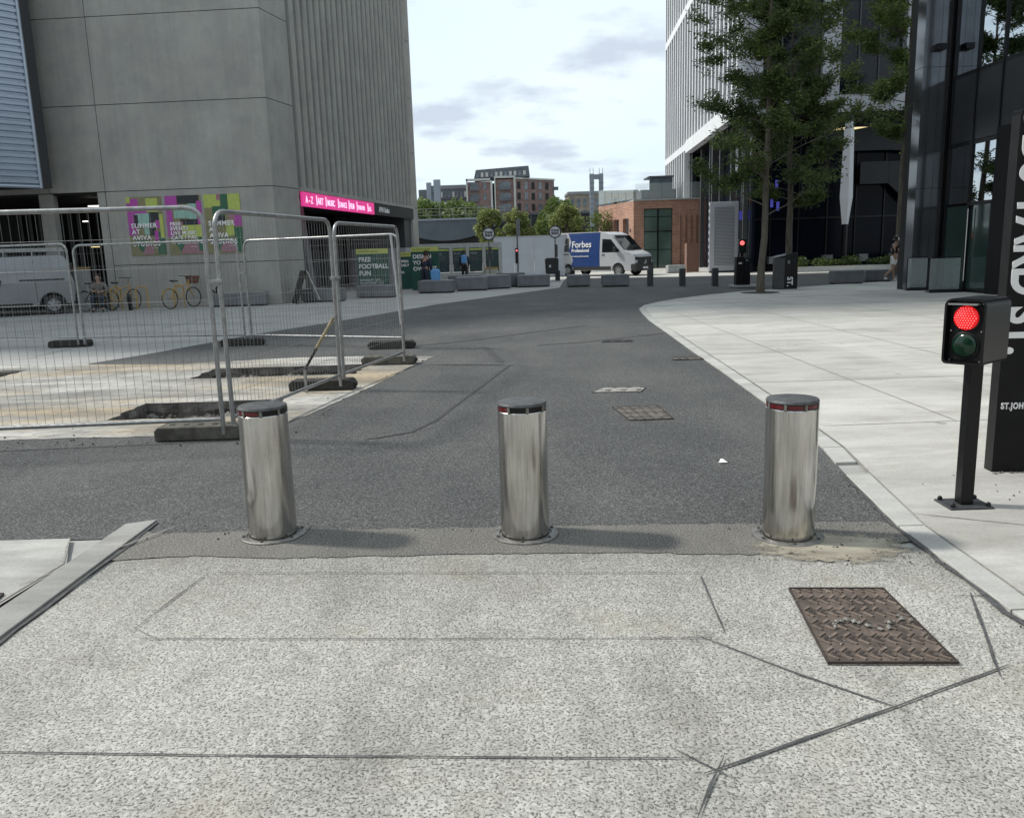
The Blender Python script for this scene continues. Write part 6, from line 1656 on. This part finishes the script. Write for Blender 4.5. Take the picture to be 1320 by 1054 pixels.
for fz_ in range(6):
    for k in range(9): put_win(ag, 5.2 + k * 1.1, -.05, 4.0 + fz_ * 2.7, .62, 1.5, m1='win_far' if (k + fz_) % 3 else 'far_pale')
    MB().b2(4.6, 14.4, -.5, -.08, 2.9 + fz_ * 2.7, 3.0 + fz_ * 2.7).build('ledge', 'far_grey', ag)
as_ = thing('stair_tower', (-20.6, 222, 0), 0, 'pale grey stair tower with two shafts at the building edge', 'building')
MB().b2(0, 1.2, 0, 2, 0, 19.8).b2(1.9, 3.6, 0, 2, 0, 20.5).build('shafts', 'steel_blue', as_)
MB().b2(1.2, 1.9, .4, 1.5, 0, 19).build('glazed_slot', 'win_far', as_)
MB().b2(-.2, 3.8, -.1, .2, 12, 12.2).build('landing', 'far_pale', as_)
am = thing('apartment_block', (16.0, 215, 0), 0, 'brown apartment block behind the steel gantry', 'building')
MB().b2(0, 17.5, 0, 12, 0, 15.2).build('wall', 'brick_brown', am)
MB().b2(-.2, 17.7, -.3, 12, 15.2, 15.9).build('parapet', 'far_grey', am)
for fz_ in range(4):
    for k in range(11): put_win(am, 1 + k * 1.55, -.05, 4.2 + fz_ * 3.0, .7, 1.9, m1='win_far' if (k * 3 + fz_) % 4 else 'void_dark')
al = thing('low_block', (12.6, 225, 0), 0, 'lower brown block between the brick flats and the brown flats', 'building')
MB().b2(0, 4, 0, 8, 0, 11.6).build('wall', 'brick_brown', al)
for fz_ in range(3):
    for k in range(3): put_win(al, .8 + k * 1.2, -.05, 4.2 + fz_ * 2.8, .6, 1.5)

# ------------------------------------------------------------------ people
def skin_obj(name, verts, edges, radii, matn, parent, sub=2):
    me = bpy.data.meshes.new(name); me.from_pydata(verts, edges, [])
    o = bpy.data.objects.new(name, me); COL.objects.link(o); o.parent = parent
    sm = o.modifiers.new('Skin', 'SKIN'); sm.use_smooth_shade = True; sm.branch_smoothing = .5
    if not me.skin_vertices: me.skin_vertices.new() if hasattr(me.skin_vertices, 'new') else None
    for i, r in enumerate(radii):
        me.skin_vertices[0].data[i].radius = (r, r) if not isinstance(r, tuple) else r
    me.skin_vertices[0].data[0].use_root = True
    ss = o.modifiers.new('Sub', 'SUBSURF'); ss.levels = sub; ss.render_levels = sub
    # bake to a plain mesh
    bpy.context.view_layer.update()
    m2 = bpy.data.meshes.new_from_object(o.evaluated_get(bpy.context.evaluated_depsgraph_get()))
    o.modifiers.clear(); o.data = m2; bpy.data.meshes.remove(me); m2.name = name
    m2.materials.clear(); m2.materials.append(MATS[matn])
    m2.polygons.foreach_set('use_smooth', [True] * len(m2.polygons))
    return o
def person(loc, rz, label, J, top='cloth_black', legs='cloth_white', hair='hair_dark', shoes='cloth_white', short_sleeve=True, short_legs=False, extras=None):
    """J: joint name -> (x, y, z), person faces +x"""
    t = thing('person', loc, rz, label, 'person')
    names = ['pelvis', 'waist', 'chest', 'neck', 'chin', 'skull', 'crown', 'sl', 'el', 'hl', 'sr', 'er', 'hr', 'pl', 'kl', 'al', 'tl', 'pr', 'kr', 'ar', 'tr']
    V = [Vector(J[n_]) for n_ in names]; ix = {n_: i for i, n_ in enumerate(names)}
    E = [('pelvis', 'waist'), ('waist', 'chest'), ('chest', 'neck'), ('neck', 'chin'), ('chin', 'skull'), ('skull', 'crown'), ('chest', 'sl'), ('sl', 'el'), ('el', 'hl'), ('chest', 'sr'), ('sr', 'er'), ('er', 'hr'),
         ('pelvis', 'pl'), ('pl', 'kl'), ('kl', 'al'), ('al', 'tl'), ('pelvis', 'pr'), ('pr', 'kr'), ('kr', 'ar'), ('ar', 'tr')]
    rad = dict(pelvis=.125, waist=.115, chest=.13, neck=.052, chin=.068, skull=.088, crown=.062, sl=.055, el=.042, hl=.032, sr=.055, er=.042, hr=.032, pl=.085, kl=.058, al=.038, tl=.034, pr=.085, kr=.058, ar=.038, tr=.034)
    vs = [tuple(v) for v in V]; es = [(ix[a], ix[b_]) for a, b_ in E]; rr = [rad[n_] for n_ in names]
    skin_obj('body', vs, es, rr, 'skin', t)
    # hands: palm with four fingers and a thumb
    for side in ('l', 'r'):
        h = Vector(J['h' + side]); e = Vector(J['e' + side]); d = (h - e).normalized(); s = d.cross(Vector((0, 0, 1)))
        s = s.normalized() if s.length > .1 else Vector((0, 1, 0)); dn = s.cross(d).normalized()
        hv = [tuple(h - d * .01), tuple(h + d * .07)]; he = [(0, 1)]; hr_ = [.028, .030]
        for k, (o_, ln) in enumerate(((-.030, .060), (-.010, .072), (.010, .068), (.030, .052))):
            b0 = h + d * .09 + s * o_; b1 = b0 + d * ln * .5 - dn * ln * .12; b2_ = b1 + d * ln * .35 - dn * ln * .4
            i0 = len(hv); hv += [tuple(b0), tuple(b1), tuple(b2_)]; he += [(1, i0), (i0, i0 + 1), (i0 + 1, i0 + 2)]; hr_ += [.009, .008, .007]
        i0 = len(hv); hv += [tuple(h + d * .035 - s * .035 - dn * .01), tuple(h + d * .075 - s * .055 - dn * .02)]; he += [(0, i0), (i0, i0 + 1)]; hr_ += [.011, .009]
        skin_obj('hand', hv, he, hr_, 'skin', t, 1)
    # shirt
    def lerp(a, b_, f): return tuple(Vector(J[a]).lerp(Vector(J[b_]), f))
    sf = .55 if short_sleeve else .97
    sv = [J['pelvis'], J['waist'], J['chest'], lerp('chest', 'neck', .6), J['sl'], lerp('sl', 'el', sf), J['sr'], lerp('sr', 'er', sf)]
    se = [(0, 1), (1, 2), (2, 3), (2, 4), (4, 5), (2, 6), (6, 7)]; srr = [.140, .140, .150, .07, .075, .064, .075, .064]
    if not short_sleeve:
        sv += [lerp('el', 'hl', .85), lerp('er', 'hr', .85)]; se += [(5, 8), (7, 9)]; srr += [.050, .050]
    skin_obj('shirt', sv, se, srr, top, t)
    f2 = .75 if short_legs else 1.0
    lv_ = [J['pelvis'], lerp('pelvis', 'waist', .35), J['pl'], lerp('pl', 'kl', f2), J['pr'], lerp('pr', 'kr', f2)]
    le = [(0, 1), (0, 2), (2, 3), (0, 4), (4, 5)]; lr = [.142, .130, .105, .082 if short_legs else .074, .105, .082 if short_legs else .074]
    if not short_legs:
        lv_ += [lerp('kl', 'al', .9), lerp('kr', 'ar', .9)]; le += [(3, 6), (5, 7)]; lr += [.056, .056]
    skin_obj('trousers' if not short_legs else 'shorts', lv_, le, lr, legs, t)
    for s_ in ('l', 'r'):
        a_, b2 = Vector(J['a' + s_]), Vector(J['t' + s_]); d = (b2 - a_)
        heel = a_ - d * .25; heel.z = b2.z
        skin_obj('shoe', [tuple(heel), tuple(a_.lerp(b2, .45)), tuple(b2 + d * .1)], [(0, 1), (1, 2)], [.046, .050, .040], shoes, t, 1)
    # face: eyes, nose, mouth, ears
    fc = (Vector(J['chin']) - Vector(J['skull'])); up_ = -fc.normalized(); fwd = Vector(J.get('face', (1, 0, 0))).normalized(); sd = up_.cross(fwd).normalized()
    c = Vector(J['skull']) - up_ * .02
    f_ = MB()
    for s_ in (-1, 1):
        p = c + fwd * .082 + sd * s_ * .032; f_.box(tuple(p), (.012, .02, .010))
    p = c + fwd * .078 - up_ * .075; f_.box(tuple(p), (.012, .04, .008)); f_.build('face_marks', 'hair_dark', t)
    f_ = MB(); p = c + fwd * .088 - up_ * .035; f_.box(tuple(p), (.03, .018, .035))
    for s_ in (-1, 1): p = c + sd * s_ * .090 - up_ * .02; f_.box(tuple(p), (.03, .014, .045))
    f_.build('nose_and_ears', 'skin', t, bevel=.006)
    hv = [tuple(c + up_ * .02 - fwd * .02), tuple(c + up_ * .075 - fwd * .015), tuple(c - up_ * .05 - fwd * .06)]
    skin_obj('hair', hv, [(0, 1), (0, 2)], [.094, .075, .06], hair, t, 2)
    return t, c, fwd, up_, sd
def standing(h=1.0, lean=0.0): return dict(pelvis=(0, 0, .95), waist=(lean * .3, 0, 1.10), chest=(lean * .7, 0, 1.30), neck=(lean, 0, 1.47), chin=(lean + .025, 0, 1.54), skull=(lean + .03, 0, 1.62), crown=(lean + .02, 0, 1.68),
    sl=(lean * .8, .18, 1.38), el=(lean * .8 - .02, .23, 1.10), hl=(lean * .8 + .08, .22, .86), sr=(lean * .8, -.18, 1.38), er=(lean * .8 - .02, -.23, 1.10), hr=(lean * .8 + .08, -.22, .86),
    pl=(0, .09, .88), kl=(.03, .10, .48), al=(0, .10, .09), tl=(.13, .11, .045), pr=(0, -.09, .88), kr=(.03, -.10, .48), ar=(0, -.10, .09), tr=(.13, -.11, .045))
# walking person looking at a phone
J = standing(lean=.05)
J.update(el=(.02, .22, 1.12), hl=(.27, .10, 1.18), er=(.05, -.22, 1.12), hr=(.28, -.06, 1.20), kl=(.14, .10, .50), al=(.08, .10, .10), tl=(.20, .10, .05), kr=(-.10, -.10, .50), ar=(-.42, -.10, .22), tr=(-.33, -.10, .10), skull=(.08, 0, 1.61), chin=(.10, 0, 1.535), crown=(.06, 0, 1.68), face=(1, 0, -.35))
J.update(kl=(.02, .10, .49))
t, c, fw, up_, sd = person((14.72, 31.75, .022), .15, 'person walking right in black t-shirt and white shorts, looking down at a phone', J, 'cloth_black', 'cloth_white', short_legs=True)
ph = MB().box((.37, .02, 1.23), (.015, .075, .15), ry=.7); pho = ph.build('phone', 'black_metal', loc=(14.72, 31.75, .022), rz=.15); tag(pho, 'dark phone in the hands of the walking person', 'phone')
hp = MB(); hp.tube([tuple(c + sd * .10 - up_ * .01)] + [tuple(c + sd * (.105 * math.cos(a)) + up_ * (.115 * math.sin(a))) for a in [i * math.pi / 8 for i in range(9)]], .018, 8)
for s_ in (-1, 1): hp.tube([tuple(c + sd * s_ * .09 - up_ * .015), tuple(c + sd * s_ * .125 - up_ * .015)], .04, 12)
hpo = hp.build('headphones', 'cloth_white', loc=(14.72, 31.75, .022), rz=.15, smooth=True); tag(hpo, 'white headphones on the head of the walking person', 'headphones')
# seated person by the bicycles
J = dict(pelvis=(0, 0, .50), waist=(.03, 0, .66), chest=(.08, 0, .86), neck=(.10, 0, 1.02), chin=(.13, 0, 1.09), skull=(.13, 0, 1.165), crown=(.12, 0, 1.23), sl=(.07, .18, .93), el=(.10, .26, .68), hl=(.33, .12, .68), sr=(.07, -.18, .93), er=(.10, -.26, .68), hr=(.33, -.10, .70),
    pl=(.06, .10, .48), kl=(.46, .16, .50), al=(.42, .15, .09), tl=(.55, .17, .045), pr=(.06, -.10, .48), kr=(.46, -.16, .50), ar=(.42, -.15, .09), tr=(.55, -.17, .045), face=(1, 0, -.1))
person((-13.75, 28.05, .01), R(-80), 'person in a grey top and dark trousers sitting on a low seat before the bicycles', J, 'cloth_grey', 'cloth_navy', shoes='cloth_black', short_sleeve=False)
stl = thing('low_stool', (-13.75, 28.08, .008), R(-80), 'low dark seat under the seated person', 'seat')
MB().b2(-.2, .2, -.22, .22, .30, .37).build('seat', 'rubber', stl, bevel=.02)
for sx in (-1, 1):
    for sy in (-1, 1): MB().tube([(sx * .16, sy * .18, 0), (sx * .14, sy * .16, .31)], .015, 6).build('leg', 'dark_grey', stl)
# person in navy bending by the notice board
J = standing(lean=.16); J.update(hl=(.30, .16, .85), el=(.12, .22, 1.05))
t, *_ = person((-3.62, 36.4, .008), R(60), 'person in navy clothes seen from behind at the green notice board', J, 'cloth_navy', 'cloth_navy', shoes='cloth_black', short_sleeve=False)
bgo = MB().add([(-.16, -.20, 0), (.16, -.20, 0), (.16, .20, 0), (-.16, .20, 0), (-.13, -.24, .42), (.13, -.24, .42), (.13, .24, .42), (-.13, .24, .42), (-.06, -.12, .52), (.06, -.12, .52), (.06, .12, .52), (-.06, .12, .52)], [(0, 3, 2, 1), (0, 1, 5, 4), (1, 2, 6, 5), (2, 3, 7, 6), (3, 0, 4, 7), (4, 5, 9, 8), (5, 6, 10, 9), (6, 7, 11, 10), (7, 4, 8, 11), (8, 9, 10, 11)]).build('carrier_bag', 'cloth_blue', loc=(-3.0, 34.55, .512), rz=R(75), bevel=.03); bgo.scale = (.8, .8, .9)
tag(bgo, 'bright blue bag resting on the left planter beside the person in navy', 'bag')
# person with backpack at the display wall
J = standing(lean=.04)
person((-2.35, 45.6, .008), R(90), 'person in dark clothes with a blue backpack facing the display wall', J, 'cloth_navy', 'cloth_black', shoes='cloth_black', short_sleeve=False)
bpk = MB().b2(-.16, .16, -.10, .10, 0, .44).build('backpack', 'cloth_blue', loc=(-2.36, 45.42, 1.03), bevel=.06); tag(bpk, 'blue backpack on the back of the person at the display wall', 'backpack')
dog = MB().box((0, 0, .35), (.7, .5, .7)); dgo = dog.build('yellow_crate', 'marble_beige', loc=(-.9, 46.3, .0), bevel=.05); tag(dgo, 'beige crate at the right end of the display wall', 'crate')
MB().b2(-.36, .36, -.26, .26, .70, .76).build('lid', 'yellow_tube', dgo)

# ------------------------------------------------------------------ unseen blocks added outside the frame for dark reflections in steel and glass
rbk = thing('reflection_block', (10, -30, 0), 0, 'added unseen brown brick block for dark reflections, behind and to the right', 'building')
MB().b2(0, 22, 0, 34, 0, 15).build('wall', 'brick_brown', rbk)
for z in (2.2, 5.8, 9.4):
    for k in range(8): put_win(rbk, -.03, 2.5 + k * 4, z + .8, 1.6, 2.2, R(-90))
lbk = thing('reflection_block', (-34, -34, 0), 0, 'added unseen brown brick block for dark reflections, behind and to the left', 'building')
MB().b2(0, 22, 0, 30, 0, 13).build('wall', 'brick_brown', lbk)
for z in (2.2, 5.8, 9.4):
    for k in range(7): put_win(lbk, 22.03, 2.5 + k * 4, z + .8, 1.6, 2.2, R(90))
